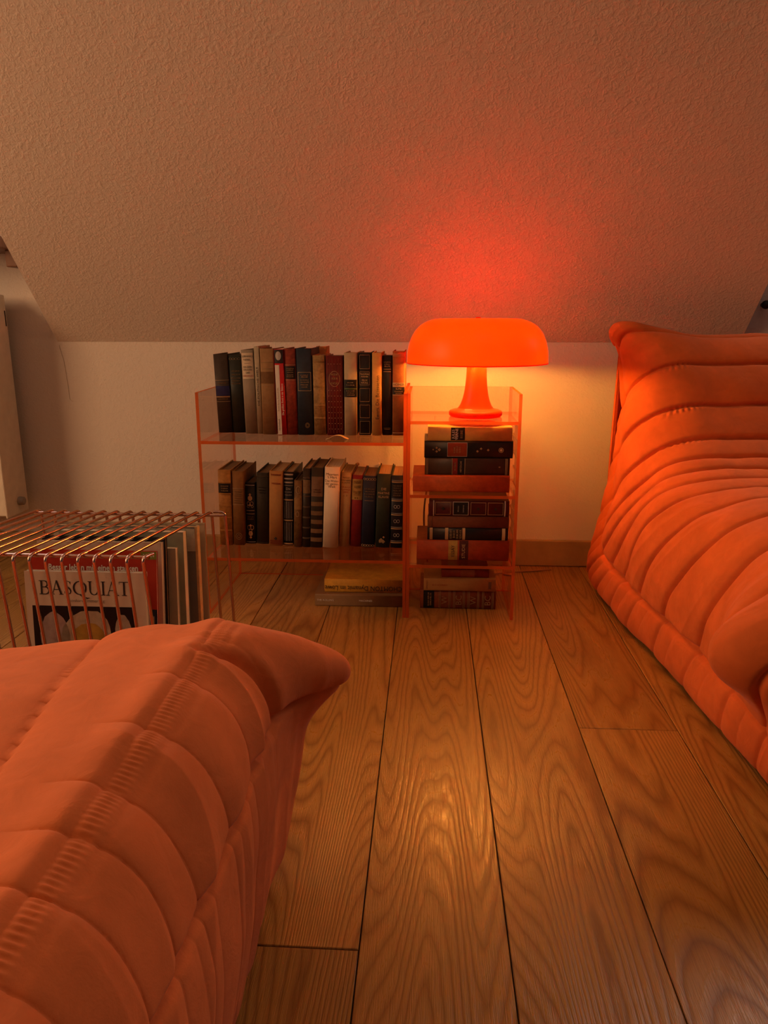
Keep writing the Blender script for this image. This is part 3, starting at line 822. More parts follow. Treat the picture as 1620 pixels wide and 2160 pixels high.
flatbook('black lying book with a red oval cartouche on its spine', -0.0085, 0.1874, z, 0.0375, 0.12, yb, C((0.012, 0.010, 0.010), 0.4), 'pages_dark',
         [('band', 0.52, 0.735, C((0.28, 0.045, 0.012), 0.4), 0.8), ('frame', 0.515, 0.74, M['silver'], 0.0008, 0.84), ('dash', [0.60, 0.63, 0.66], M['gold'], 0.4, 0.004), ('ring', [(0, 0.135, 0.0055, 0.0055, 0.001), (0, 0.135, 0.003, 0.003, 0.003)], M['gold']), ('dots', [(0, 0.83, 0.004), (0.004, 0.86, 0.003), (-0.004, 0.86, 0.003), (0.0, 0.9, 0.002), (0.003, 0.36, 0.003), (-0.003, 0.40, 0.003), (0, 0.28, 0.003)], M['gold_dull'])], 0.004); z += 0.0380
flatbook('yellow lying book with a small black label, top of the tower\'s upper pile', -0.0013, 0.1843, z, 0.0315, 0.12, yb, C((0.62, 0.37, 0.10), 0.5, 0.12), 'pages_white',
         [('band', 0.56, 0.725, blackl, 0.9), ('text', 'JULES', 0.695, 0.0085, M['ink_white']), ('text', 'VERNE', 0.655, 0.0085, M['ink_white']), ('dash', [0.60], M['gold'], 0.7, 0.006)], 0.004)
z = T3 + 0.0006
flatbook('thick orange-red book with yellow and dark title labels in the middle pile', -0.0233, 0.1871, z, 0.0475, 0.13, 1.668, C((0.34, 0.055, 0.014), 0.55), 'pages_dark',
         [('band', 0.555, 0.655, C((0.42, 0.26, 0.06)), 0.98), ('band', 0.44, 0.537, C((0.07, 0.012, 0.01)), 0.98), ('text', 'ESSAY', 0.605, 0.0105, M['ink']), ('text', 'STUDIE', 0.49, 0.0105, M['gold'])], 0.006); z += 0.0480
flatbook('slim black lying book with four gilt bands in the middle pile', 0.0009, 0.1840, z, 0.0285, 0.12, yb, C((0.012, 0.010, 0.012), 0.4), 'pages_dark',
         [('band', 0.935, 0.972, M['gold']), ('band', 0.74, 0.78, M['gold']), ('band', 0.53, 0.565, M['gold']), ('band', 0.035, 0.075, M['gold']), ('dash', [0.59, 0.63, 0.67, 0.71], M['gold'], 0.85, 0.0055)], 0.004); z += 0.0290
flatbook('worn plain brown lying book under the dark red one', 0.0024, 0.1849, z, 0.0265, 0.125, yb, C((0.15, 0.045, 0.018), 0.7), 'pages_dark', [('band', 0.955, 0.965, C((0.2, 0.1, 0.05)))]); z += 0.0270
cart = [('frame', a, a + 0.19, M['gold'], 0.0007, 0.78) for a in (0.075, 0.29, 0.73)]
flatbook('dark red lying book with gilt cartouches, top of the middle pile', 0.0039, 0.1843, z, 0.0365, 0.12, yb, C((0.075, 0.010, 0.012), 0.4), 'pages_dark',
         cart + [('band', 0.515, 0.69, blackl, 0.8), ('frame', 0.505, 0.70, M['silver'], 0.0012, 0.86), ('dash', [0.57, 0.635], M['silver'], 0.5, 0.003), ('band', 0.935, 0.95, M['silver']), ('band', 0.045, 0.06, M['silver']), ('dots', [(0, 0.17, 0.004), (0, 0.385, 0.004), (0, 0.825, 0.004)], M['ink'])], 0.004)
z = 0.0006
mono = []
for i, t_ in enumerate(('W', 'BC', 'W', 'BC')):
    zc = 0.675 - i * 0.19
    mono += [('text', t_, zc, 0.02, M['gold_dull'])] + [('band', zc + q, zc + q + 0.008, M['gold_dull']) for q in (-0.075, -0.058, 0.05, 0.067)]
flatbook('brown-red lying book with large gilt monogram panels on the floor', -0.0143, 0.1642, z, 0.0460, 0.13, 1.695, C((0.20, 0.055, 0.02), 0.5), 'pages_dark',
         [('band', 0.815, 0.955, blackl), ('dash', [0.86, 0.89], M['gold'], 0.8, 0.004)] + mono, 0.005); z += 0.0466
flatbook('pale tan book with small red letters in the tower\'s floor pile', -0.0061, 0.1621, z, 0.0300, 0.125, 1.690, C((0.40, 0.24, 0.09), 0.7, 0.12), 'pages_white',
         [('text', 'K. F. SCHINKEL', 0.77, 0.0055, M['ink_red'], -R90), ('band', 0.06, 0.10, C((0.16, 0.06, 0.03)), 0.6), ('band', 0.955, 0.958, M['ink_red'], 0.7)], 0.003); z += 0.0306
flatbook('small red book on top of the tower\'s floor pile', 0.0358, 0.1462, z, 0.0185, 0.09, 1.70, C((0.22, 0.03, 0.014), 0.55), 'pages', [('band', 0.3, 0.6, C((0.26, 0.07, 0.03)))])
# floor pile under the bookcase
flatbook('grey-brown flat picture book on the floor under the bookcase', -0.2656, -0.0560, 0.0006, 0.0290, 0.17, 1.700, C((0.24, 0.14, 0.07), 0.5, 0.1), 'pages_white',
         [('text', 'THE ROLLING', 0.88, 0.0065, M['ink_white'], -R90), ('text', 'MACHINES', 0.42, 0.0065, M['ink_white'], -R90)], 0.0005, grp='books on the floor under the bookcase')
yb_ = flatbook('yellow book with black spine lettering, lying on the grey-brown book', -0.2440, -0.0565, 0.0302, 0.0330, 0.15, 1.712, C((0.56, 0.30, 0.035), 0.65, 0.2), 'pages',
         [('text', 'CHOMTON Dynamit im L\u00f6we', 0.50, 0.017, M['ink'], R90, -0.004, 0.86)], 0.004, grp='books on the floor under the bookcase')
MB().add([(0.0, 0, 0), (0.012, 0, 0), (0.012, 0.06, 0), (0.0, 0.06, 0), (0.018, 0.02, 0), (0.026, 0.02, 0), (0.026, 0.075, 0), (0.018, 0.075, 0)], [(0, 1, 2, 3), (4, 5, 6, 7)]).build('cover_print', C((0.20, 0.10, 0.02)), yb_.children[0], (0.0162, 0.05, 0.09), (0, PI / 2, 0))

# ------------------------------------------------------------------ acrylic furniture
def panel(name, parent, x0, x1, y0, y1, z0, z1):
    """clear sheet, coloured where it is cut: the two largest faces clear, the edges edge-coloured"""
    dx, dy, dz = x1 - x0, y1 - y0, z1 - z0
    mb = MB().box(x0, x1, y0, y1, z0, z1)
    thin = min((dx, 0), (dy, 1), (dz, 2))[1]
    # faces order: bottom, top, front, back, left, right
    ax = [2, 2, 1, 1, 0, 0]
    for i in range(6): mb.m[i] = 0 if ax[i] == thin else 1
    return mb.build(name, [M['acrylic'], M['acrylic_edge']], parent)
TH = 0.007
bc = empty('bookcase', (-0.277, 1.635, 0))
def rel(o, root):
    o.location = -Vector(root.location)
BX0, BX1, BYF, BYB, BZ = -0.508, -0.0470, 1.635, 1.932, 0.512
ps = [panel('side_panel', bc, BX0, BX0 + TH, BYF, BYB, 0.0003, BZ), panel('side_panel', bc, BX1 - TH, BX1, BYF, BYB, 0.0003, BZ),
      panel('shelf', bc, BX0 + TH, BX1 - TH, BYF, BYB - 0.0075, Z1 - 0.007, Z1), panel('shelf', bc, BX0 + TH, BX1 - TH, BYF, BYB - 0.0075, Z2 - 0.007, Z2),
      panel('back_panel', bc, BX0 + TH, BX1 - TH, BYB - TH, BYB, 0.0003, Z2 - 0.0071)]
for o in ps: rel(o, bc)
tag(bc, 'clear orange-tinted acrylic bookcase holding two rows of books', 'bookcase')
tw = empty('shelf_tower', (0.075, 1.635, 0))
TX0, TX1, TYF, TYB, TZ = -0.0460, 0.1985, 1.635, 1.834, 0.512
ps = [panel('side_panel', tw, TX0, TX0 + TH, TYF, TYB, 0.0003, TZ), panel('side_panel', tw, TX1 - TH, TX1, TYF, TYB, 0.0003, TZ),
      panel('back_panel', tw, TX0 + TH, TX1 - TH, TYB - TH, TYB, 0.0003, TZ)]
for zt in (T1, T2, T3):
    ps.append(panel('shelf', tw, TX0 + TH, TX1 - TH, TYF, TYB - 0.0075, zt - 0.007, zt))
for o in ps: rel(o, tw)
tag(tw, 'narrow clear acrylic shelf tower with three trays under the lamp', 'shelf')

# ------------------------------------------------------------------ lamp
LX, LY = 0.1055, 1.728
lp = empty('table_lamp', (LX, LY, T1 + 0.0006))
tag(lp, 'glowing orange mushroom table lamp on the acrylic tower', 'lamp')
def cr_curve(pts, n=10):
    out = []
    P = [Vector((*p, 0)) if len(p) == 2 else Vector(p) for p in pts]
    for i in range(len(P) - 1):
        p0 = P[max(i - 1, 0)]; p1 = P[i]; p2 = P[i + 1]; p3 = P[min(i + 2, len(P) - 1)]
        for k in range(n):
            t = k / n
            out.append(0.5 * ((2 * p1) + (-p0 + p2) * t + (2 * p0 - 5 * p1 + 4 * p2 - p3) * t * t + (-p0 + 3 * p1 - 3 * p2 + p3) * t ** 3))
    out.append(P[-1])
    return out
base = [(0.0, 0.0), (0.056, 0.0), (0.0595, 0.003), (0.0600, 0.009), (0.0585, 0.0125), (0.054, 0.0145)]
MB().lathe(base + [(0.043, 0.0165), (0.0395, 0.019)], 72).build('base', M['plastic'], lp)
stem = [(q.x, q.y) for q in cr_curve([(0.0395, 0.019), (0.034, 0.028), (0.0285, 0.045), (0.0250, 0.065), (0.0230, 0.090), (0.0222, 0.12), (0.0220, 0.158)], 6)]
MB().lathe(stem, 64).build('stem', M['plastic'], lp)
# mushroom shade: a single moulded skin with a thin rim
sr = [(0.0005, 0.2145), (0.06, 0.2145), (0.086, 0.2138), (0.104, 0.2105), (0.121, 0.2030), (0.135, 0.191), (0.1455, 0.174), (0.1515, 0.156), (0.1545, 0.138), (0.1550, 0.1185)]
sk = [(q.x, q.y) for q in cr_curve(sr, 6)]
sh = MB().lathe(sk, 112).build('shade', M['shade'], lp)
MB().tube([(0.155 * math.cos(2 * PI * k / 96), 0.155 * math.sin(2 * PI * k / 96), 0.1185) for k in range(97)], 0.0014, 6, cap=False).build('rim', M['plastic'], sh)
MB().lathe([(0.0005, 0.1635), (0.022, 0.1635), (0.026, 0.160), (0.0262, 0.1555), (0.022, 0.1535)], 40).build('bulb_holder', M['plastic'], lp)
bm_ = emit_mat('bulb_glow', BULB_COLOR, BULB_STRENGTH)
for k in range(4):
    a = PI / 4 + k * PI / 2 + 0.35
    bo = MB().lathe([(0.0004, -0.013), (0.007, -0.011), (0.0115, -0.004), (0.0115, 0.003), (0.008, 0.010), (0.0004, 0.013)], 14).build('bulb', bm_, lp, (0.052 * math.cos(a), 0.052 * math.sin(a), 0.1370))
    MB().tube([(0.020 * math.cos(a), 0.020 * math.sin(a), 0.138), (0.042 * math.cos(a), 0.042 * math.sin(a), 0.137)], 0.0065, 10).build('socket', M['white'], lp)
kn = MB().lathe([(0.0004, 0.2175), (0.005, 0.217), (0.0065, 0.2148)], 20).build('knob', M['plastic'], lp)
# mains cord down behind the tower
cd = MB().tube([(q.x, q.y, q.z) for q in cr_curve([(0.016, 1.8415, 0.44), (0.012, 1.8415, 0.40), (0.004, 1.843, 0.30), (-0.008, 1.846, 0.20), (0.0, 1.86, 0.08), (0.03, 1.90, 0.006), (0.20, 1.96, 0.004), (0.34, 2.0, 0.004)], 8)], 0.0022, 8).build('lamp_cord', M['cord'])
tag(cd, 'thin brown lamp cord hanging behind the acrylic tower', 'cord')

# curled ribbon on the shelf, pins in the wall
rb = MB()
rp = cr_curve([(-0.229, 1.672, Z1 + 0.0012), (-0.221, 1.668, Z1 + 0.004), (-0.210, 1.664, Z1 + 0.010), (-0.197, 1.664, Z1 + 0.0105), (-0.188, 1.668, Z1 + 0.006), (-0.181, 1.674, Z1 + 0.0012)], 6)
vs = []; fs = []
for q in rp: vs += [(q.x, q.y, q.z), (q.x + 0.003, q.y + 0.011, q.z), (q.x, q.y, q.z - 0.0008), (q.x + 0.003, q.y + 0.011, q.z - 0.0008)]
for i in range(len(rp) - 1):
    a = 4 * i; b_ = a + 4
    fs += [(a, b_, b_ + 1, a + 1), (a + 2, a + 3, b_ + 3, b_ + 2), (a, a + 2, b_ + 2, b_), (a + 1, b_ + 1, b_ + 3, a + 3)]
e_ = 4 * (len(rp) - 1)
fs += [(0, 1, 3, 2), (e_, e_ + 2, e_ + 3, e_ + 1)]
rbo = rb.add(vs, fs, 0, True).build('paper_strip', C((0.66, 0.52, 0.30), 0.8, 0.1))
tag(rbo, 'curled scrap of cream paper on the upper shelf edge', 'paper')
for x, lab, mt in ((-0.134, 'white-headed pin in the wall above the red and navy books', 'white'), (-0.192, 'brown nail in the wall above the white book', 'cord')):
    pn = MB().lathe([(0.0004, 0.0), (0.0016, 0.0), (0.0016, 0.006), (0.0042, 0.007), (0.0048, 0.010), (0.003, 0.013), (0.0004, 0.0135)], 14).build('wall_pin', M[mt], None, (x, D + 0.0005, 0.283), (PI / 2, 0, 0))
    tag(pn, lab, 'pin')

# ------------------------------------------------------------------ radiator, sill, knob
RXR = -1.118
rd = empty('radiator', (-1.5, 1.99, 0.15))
def rr(mb, name, mat): 
    o = mb.build(name, mat, rd); o.location = -Vector(rd.location); return o
rr(MB().bbox(-1.92, RXR - 0.006, 1.905, 1.915, 0.155, 0.72, 0.003), 'front_panel', M['radiator'])
prof = MB()
for i in range(22):
    x = -1.90 + i * 0.035
    prof.bbox(x, x + 0.022, 1.902, 1.9055, 0.185, 0.69, 0.0012)
prof_o = rr(prof, 'press_lines', M['radiator'])
rr(MB().bbox(-1.92, RXR - 0.006, 1.995, 2.005, 0.155, 0.72, 0.003), 'rear_panel', M['radiator'])
sp_ = rr(MB().bbox(RXR - 0.006, RXR, 1.90, 2.01, 0.15, 0.73, 0.003), 'side_cover', M['radiator'])
slot = MB().bbox(RXR - 0.001, RXR + 0.0012, 2.0, 2.0035, 0.65, 0.69, 0.0004).build('slot', M['dark_metal'], sp_)
gr = MB()
for i in range(52):
    x = -1.915 + i * 0.0152
    gr.box(x, x + 0.006, 1.905, 2.005, 0.722, 0.726)
gr.box(-1.92, RXR - 0.005, 1.903, 1.910, 0.72, 0.73).box(-1.92, RXR - 0.005, 2.0, 2.007, 0.72, 0.73)
rr(gr, 'top_grille', M['radiator'])
vk = MB().lathe([(0.0004, 0.012), (0.008, 0.012), (0.011, 0.010), (0.012, 0.0), (0.012, -0.004)], 24).build('valve', M['valve'], rd)
vk.location = Vector((RXR + 0.003, 1.965, 0.185)) - Vector(rd.location); vk.rotation_euler = (0, PI / 2, 0)
vk2 = MB().lathe([(0.0004, 0.010), (0.006, 0.010), (0.008, 0.0), (0.008, -0.004)], 20).build('valve', M['dark_metal'], rd)
vk2.location = Vector((RXR + 0.003, 1.95, 0.692)) - Vector(rd.location); vk2.rotation_euler = (0, PI / 2, 0)
br = MB().box(-1.25, -1.22, 2.005, D + 0.001, 0.62, 0.66).box(-1.80, -1.77, 2.005, D + 0.001, 0.62, 0.66)
rr(br, 'bracket', M['radiator'])
tag(rd, 'cream panel radiator on the wall at the left edge', 'radiator')
ws = empty('window_sill', (-1.5, 1.95, 0.83))
o = MB().bbox(-1.95, -1.052, 1.90, D - 0.001, 0.836, 0.866, 0.004).build('board', M['sill_wood'], ws); o.location = -Vector(ws.location)
o = MB().bbox(-1.95, -1.060, 1.895, 1.90, 0.850, 0.868, 0.002).build('white_nosing', M['white'], ws); o.location = -Vector(ws.location)  # white strip painted in for the bright highlight on the sill edge
o = MB().bbox(-1.066, -1.036, 1.94, D - 0.001, 0.795, 0.836, 0.003).build('bracket', M['sill_wood'], ws); o.location = -Vector(ws.location)
tag(ws, 'dark wooden window sill with white nosing above the radiator', 'window sill')
hk = MB().lathe([(0.0004, 0.030), (0.008, 0.029), (0.011, 0.024), (0.010, 0.018), (0.005, 0.014), (0.005, 0.0)], 24).build('coat_peg', M['dark_metal'], None, (0.842, D + 0.0005, 0.703), (PI / 2, 0, 0))
tag(hk, 'small black peg on the wall above the right sofa', 'peg')

# ------------------------------------------------------------------ wire magazine rack
rk = empty('magazine_rack', (-0.57, 1.2, 0))
tag(rk, 'copper wire magazine rack filled with books and records', 'magazine rack')
FX, BX = -0.422, -0.374
FY, BY = 1.055, 1.342
ZT = 0.320
SPC = 0.0250
WR = 0.0028
def corner(a, b, c, r=0.012, n=5):
    """round corner b between a and c"""
    a, b, c = Vector(a), Vector(b), Vector(c)
    p = b + (a - b).normalized() * r; q = b + (c - b).normalized() * r
    return [(1 - t) ** 2 * p + 2 * t * (1 - t) * b + t * t * q for t in [i / n for i in range(n + 1)]]
def loop_pts(P, r=0.012):
    out = [Vector(P[0])]
    for i in range(1, len(P) - 1): out += corner(P[i - 1], P[i], P[i + 1], r)
    return out + [Vector(P[-1])]
for k in range(15):
    fx, bx = FX - SPC * k, BX - SPC * k
    ft = (fx, FY, ZT); bt = (bx, BY, ZT)
    fb = (fx + 0.018, FY + 0.008, 0.012); bb_ = (bx + 0.012, BY - 0.008, 0.012)
    if k == 0:
        P = loop_pts([(fx + 0.008, FY + 0.022, ZT), ft, fb, bb_, bt, (bx - 0.022, BY + 0.004, ZT - 0.001)], 0.010)
    else:
        mid_f = ((fx * 0.5 + fb[0] * 0.5), (FY + fb[1]) / 2, ZT / 2)
        P = loop_pts([mid_f, ft, bt, bb_, fb, mid_f], 0.012)
    MB().tube(P, WR, 8).build('wire', M['copper'], rk).location = -Vector(rk.location)
for (a, b2) in (((FX + 0.004, FY + 0.016, ZT - 0.004), (FX - SPC * 14 - 0.006, FY + 0.016, ZT - 0.004)), ((BX + 0.002, BY - 0.012, ZT - 0.004), (BX - SPC * 14 - 0.006, BY - 0.012, ZT - 0.004)),
               ((FX + 0.018, FY + 0.03, 0.016), (FX - SPC * 14 + 0.012, FY + 0.03, 0.016)), ((BX + 0.012, BY - 0.03, 0.016), (BX - SPC * 14 + 0.006, BY - 0.03, 0.016))):
    MB().tube([a, b2], WR * 1.05, 8).build('cross_bar', M['copper'], rk).location = -Vector(rk.location)

# things in the rack: thin slabs leaning back
GR = 'printed matter in the wire rack'
def slab(label, cat, x0, x1, y_bot, th, ht, lean, cm, pm, zb=0.0195, cover_w=0.0007, name='book'):
    root = empty(name, ((x0 + x1) / 2, y_bot, zb))
    root.rotation_euler = (-math.radians(lean), 0, 0)
    tag(root, label, cat, GR)
    wd = x1 - x0
    MB().box(-wd / 2, wd / 2, 0, cover_w, 0, ht).build('front_cover', cm, root)
    if th > 3 * cover_w:
        MB().box(-wd / 2 + 0.0005, wd / 2 - 0.001, cover_w, th - cover_w, 0.0005, ht - 0.001).build('page_block', pm, root)
    MB().box(-wd / 2, wd / 2, th - cover_w, th, 0, ht).build('back_cover', cm, root)
    return root, wd, ht
white_c = C((0.74, 0.66, 0.54), 0.45, 0.04)
def fm(x, z, e=0.0006): return Matrix.Translation((x, -e, z)) @ Matrix.Rotation(PI / 2, 4, 'X')
# front art book
r1, wd, ht = slab('white art book with large black serif capitals, front of the rack', 'book', -0.626, -0.434, 1.066, 0.010, 0.266, 5.0, white_c, M['pages_white'])
fc = r1.children[0]
# serif capitals drawn as strokes
def stroke(mb, pts, ws, y):
    P = [Vector((p[0], 0, p[1])) for p in pts]
    vs = []; n = len(P)
    for i in range(n):
        t = (P[min(i + 1, n - 1)] - P[max(i - 1, 0)]).normalized()
        nn = Vector((-t.z, 0, t.x)) * (ws[i] / 2)
        vs += [(P[i] + nn)[:], (P[i] - nn)[:]]
    vs = [(a, y, c) for a, b, c in vs]
    mb.add(vs, [(2 * i, 2 * i + 1, 2 * i + 3, 2 * i + 2) for i in range(n - 1)])
TK, TN = 0.13, 0.05
def arc(cx, cz, rx, rz, a0, a1, w0, w1, n=12):
    pts = []; ws = []
    for i in range(n + 1):
        a = math.radians(a0 + (a1 - a0) * i / n)
        pts.append((cx + rx * math.cos(a), cz + rz * math.sin(a)))
        ws.append(w0 + (w1 - w0) * abs(math.cos(a)) ** 1.5)
    return pts, ws
def serif(x, z, w=0.24): return ([(x - w / 2, z), (x + w / 2, z)], [TN, TN])
def glyph(ch):
    L = []
    if ch == 'B':
        L = [([(0.14, 0), (0.14, 1)], [TK, TK]), serif(0.1, 0.02, 0.2), serif(0.1, 0.98, 0.2), ([(0.1, 0.98), (0.32, 0.98)], [TN, TN]), ([(0.1, 0.02), (0.36, 0.02)], [TN, TN]), ([(0.14, 0.53), (0.34, 0.53)], [TN, TN]),
             arc(0.30, 0.755, 0.21, 0.225, -90, 90, TN, TK), arc(0.34, 0.275, 0.25, 0.255, -90, 90, TN, TK)]; a = 0.68
    elif ch == 'A':
        L = [([(0.10, 0.02), (0.36, 1.0)], [TN, TN]), ([(0.36, 1.02), (0.62, 0.02)], [TK, TK]), ([(0.19, 0.36), (0.52, 0.36)], [TN, TN]), serif(0.10, 0.02, 0.22), serif(0.63, 0.02, 0.26)]; a = 0.74
    elif ch == 'S':
        p = [(0.43, 0.80), (0.40, 0.93), (0.28, 0.985), (0.15, 0.93), (0.11, 0.80), (0.16, 0.66), (0.28, 0.54), (0.40, 0.42), (0.46, 0.27), (0.42, 0.11), (0.29, 0.015), (0.15, 0.05), (0.09, 0.20)]
        L = [(p, [0.03, TN, TN, 0.06, 0.08, 0.10, TK, 0.11, 0.09, 0.07, TN, TN, 0.03]), ([(0.435, 0.74), (0.435, 0.95)], [0.03, 0.03]), ([(0.09, 0.06), (0.09, 0.26)], [0.03, 0.03])]; a = 0.55
    elif ch == 'Q':
        L = [arc(0.45, 0.5, 0.36, 0.48, 0, 360, TN, TK, 28), ([(0.42, 0.04), (0.62, -0.14), (0.88, -0.24), (1.02, -0.21)], [0.06, 0.11, 0.09, 0.02])]; a = 0.90
    elif ch == 'U':
        L = [([(0.16, 1.0), (0.16, 0.34)], [TK, TK]), arc(0.385, 0.34, 0.225, 0.32, 180, 360, TN, TK * 0.75), ([(0.61, 0.34), (0.61, 1.0)], [TN, TN]), serif(0.16, 0.98), serif(0.61, 0.98, 0.2)]; a = 0.77
    elif ch == 'I':
        L = [([(0.17, 0), (0.17, 1)], [TK, TK]), serif(0.17, 0.02), serif(0.17, 0.98)]; a = 0.34
    elif ch == 'T':
        L = [([(0.33, 0), (0.33, 1)], [TK, TK]), ([(0.04, 0.98), (0.62, 0.98)], [TN, TN]), serif(0.33, 0.02, 0.28), ([(0.055, 0.82), (0.05, 0.98)], [0.03, 0.04]), ([(0.605, 0.82), (0.61, 0.98)], [0.03, 0.04])]; a = 0.66
    return L, a
cap = 0.022
CX = 0.0268
mb = MB(); x = -0.0605
tot = sum(glyph(c)[1] for c in 'BASQUIAT') * CX
x = -tot / 2 - 0.001
for i, chh in enumerate('BASQUIAT'):
    Ls, adv = glyph(chh)
    for j, (pts, wsz) in enumerate(Ls):
        stroke(mb, [(x + p[0] * CX, 0.2294 + p[1] * cap) for p in pts], [q * cap for q in wsz], -0.0005 - 0.00004 * j)
    x += adv * CX
mb.build('lettering', M['ink'], fc)['kind'] = 'stuff'
text('Leonhard Emmerling', 0.0072, M['ink'], fc, fm(0.0, 0.2200), bold=-0.0001)
# plain generic picture in place of the painting
pic = MB().box(-0.086, 0.077, -0.0006, -0.0002, 0.045, 0.2110).build('picture', C((0.014, 0.010, 0.010), 0.4), fc)
def blob(cx, cz, rx, rz, mat, y, seed):
    rr_ = random.Random(seed); n = 28
    vs = [(cx, y, cz)]
    for i in range(n):
        a = 2 * PI * i / n; q = 1 + 0.06 * math.sin(3 * a + seed) + rr_.uniform(-0.03, 0.03)
        vs.append((cx + rx * q * math.cos(a), y, cz + rz * q * math.sin(a)))
    m_ = MB().add(vs, [(0, 1 + i, 1 + (i + 1) % n) for i in range(n)])
    m_.build('picture_patch', mat, pic)
blob(-0.052, 0.166, 0.024, 0.034, C((0.42, 0.36, 0.36), 0.5), -0.0009, 3)
blob(0.000, 0.159, 0.040, 0.046, C((0.55, 0.48, 0.36), 0.5), -0.0009, 5)
blob(0.003, 0.152, 0.026, 0.034, C((0.50, 0.32, 0.06), 0.5), -0.0012, 6)
blob(0.058, 0.176, 0.013, 0.022, C((0.50, 0.44, 0.36), 0.5), -0.0009, 9)
# red magazine
red = C((0.46, 0.040, 0.022), 0.35, 0.05)
r2, wd, ht = slab('red magazine with white headline behind the art book', 'magazine', -0.637, -0.430, 1.088, 0.006, 0.290, 9.0, red, M['pages_white'], name='magazine')
fc = r2.children[0]
text('Besser leben mit einem starken', 0.0135, M['ink_white'], fc, fm(0.0, 0.262), bold=0.0003, sx=0.86)
text('IMMUNSYSTEM', 0.032, M['ink_white'], fc, fm(-0.001, 0.233), bold=0.0008, sx=0.80)
text('BESTE AM', 0.006, M['ink_white'], fc, fm(-0.075, 0.281))
MB().box(0.078, 0.1035, -0.0005, -0.0002, 0.277, 0.2895).build('issue_tab', C((0.20, 0.24, 0.04), 0.4), fc)
text('2/2024', 0.0068, M['ink_white'], fc, fm(0.091, 0.283, 0.0009))
MB().box(-0.1035, 0.1035, -0.0005, -0.0002, 0.0, 0.196).build('blue_panel', C((0.012, 0.022, 0.06), 0.4), fc)
MB().box(0.088, 0.099, -0.0009, -0.0005, 0.10, 0.185).build('side_note', C((0.35, 0.33, 0.30), 0.4), fc)
# further sheets and sleeves
slab('pale magazine standing just behind the red magazine', 'magazine', -0.642, -0.433, 1.130, 0.010, 0.2935, 7.0, C((0.66, 0.56, 0.46), 0.5, 0.06), M['pages_white'], name='magazine')
slab('black hardback behind the pale magazine in the rack', 'book', -0.645, -0.434, 1.158, 0.008, 0.2945, 6.0, C((0.012, 0.012, 0.016), 0.4), M['pages_dark'])
slab('cream catalogue behind the black hardback', 'book', -0.620, -0.425, 1.185, 0.012, 0.270, 5.0, C((0.52, 0.46, 0.34), 0.6, 0.06), M['pages_white'])
slab('grey-green ring binder with pale spine in the rack', 'binder', -0.640, -0.420, 1.217, 0.020, 0.2900, 4.0, C((0.30, 0.31, 0.24), 0.5, 0.08), M['pages_white'], name='binder')
r7, wd, ht = slab('large grey record sleeve with tan edge at the back of the rack', 'record sleeve', -0.668, -0.408, 1.262, 0.014, 0.289, 2.5, C((0.20, 0.19, 0.19), 0.5, 0.05), M['pages'], name='record_sleeve')
MB().box(0.1268, 0.1312, -0.0004, 0.0144, 0.0, 0.2895).build('tan_edge', C((0.62, 0.42, 0.22), 0.6), r7)
MB().box(-0.13, 0.127, -0.0012, -0.0005, 0.245, 0.286).build('pale_strip', C((0.52, 0.50, 0.42), 0.5), r7)
MB().box(-0.02, 0.075, -0.0018, -0.0012, 0.272, 0.283).build('title_block', M['ink'], r7)
slab('cream record sleeve leaning at the very back of the rack', 'record sleeve', -0.665, -0.402, 1.296, 0.006, 0.288, 1.5, C((0.56, 0.46, 0.32), 0.6, 0.05), M['pages'], name='record_sleeve')
flush_text()

# ------------------------------------------------------------------ quilted seating
def smooth(x): 
    x = np.clip(x, 0, 1); return x * x * (3 - 2 * x)
def vnoise(P, scale, seed):
    """cheap smooth noise: sum of rotated sines"""
    rs = np.random.RandomState(seed)
    out = np.zeros(P.shape[:-1])
    for o in range(7):
        k = rs.normal(size=3); k /= np.linalg.norm(k)
        f = scale * (0.6 + 0.25 * o); ph = rs.uniform(0, 6.28)
        wob = np.sin(P @ rs.normal(size=3) * scale * 0.5 + rs.uniform(0, 6)) * 1.2
        out += np.sin(P @ k * f + ph + wob) / (1 + 0.5 * o)
    return out / 3.0
def normals(P, wrap=False):
    if wrap:
        du = np.roll(P, -1, 0) - np.roll(P, 1, 0)
    else:
        du = np.gradient(P, axis=0)
    dv = np.gradient(P, axis=1)
    n = np.cross(du, dv)
    return n / (np.linalg.norm(n, axis=-1, keepdims=True) + 1e-9)
def puff(s, seams, power=0.55):
    """1 in the middle of a channel, 0 in the seam"""
    seams = np.array(seams)
    i = np.clip(np.searchsorted(seams, s) - 1, 0, len(seams) - 2)
    a, b = seams[i], seams[i + 1]
    f = np.clip((s - a) / (b - a), 0, 1)
    return np.power(np.clip(1 - (2 * f - 1) ** 2, 0, 1), power), i, (b - a)
def crn(pts, t):
    """Catmull-Rom through pts at float parameter t in [0, n-1]"""
    P = np.array(pts, float); n = len(P)
    i = np.clip(np.floor(t).astype(int), 0, n - 2); f = (t - i)[..., None]
    p0, p1, p2, p3 = P[np.clip(i - 1, 0, n - 1)], P[i], P[i + 1], P[np.clip(i + 2, 0, n - 1)]
    return 0.5 * (2 * p1 + (p2 - p0) * f + (2 * p0 - 5 * p1 + 4 * p2 - p3) * f ** 2 + (3 * p1 - p0 - 3 * p2 + p3) * f ** 3)

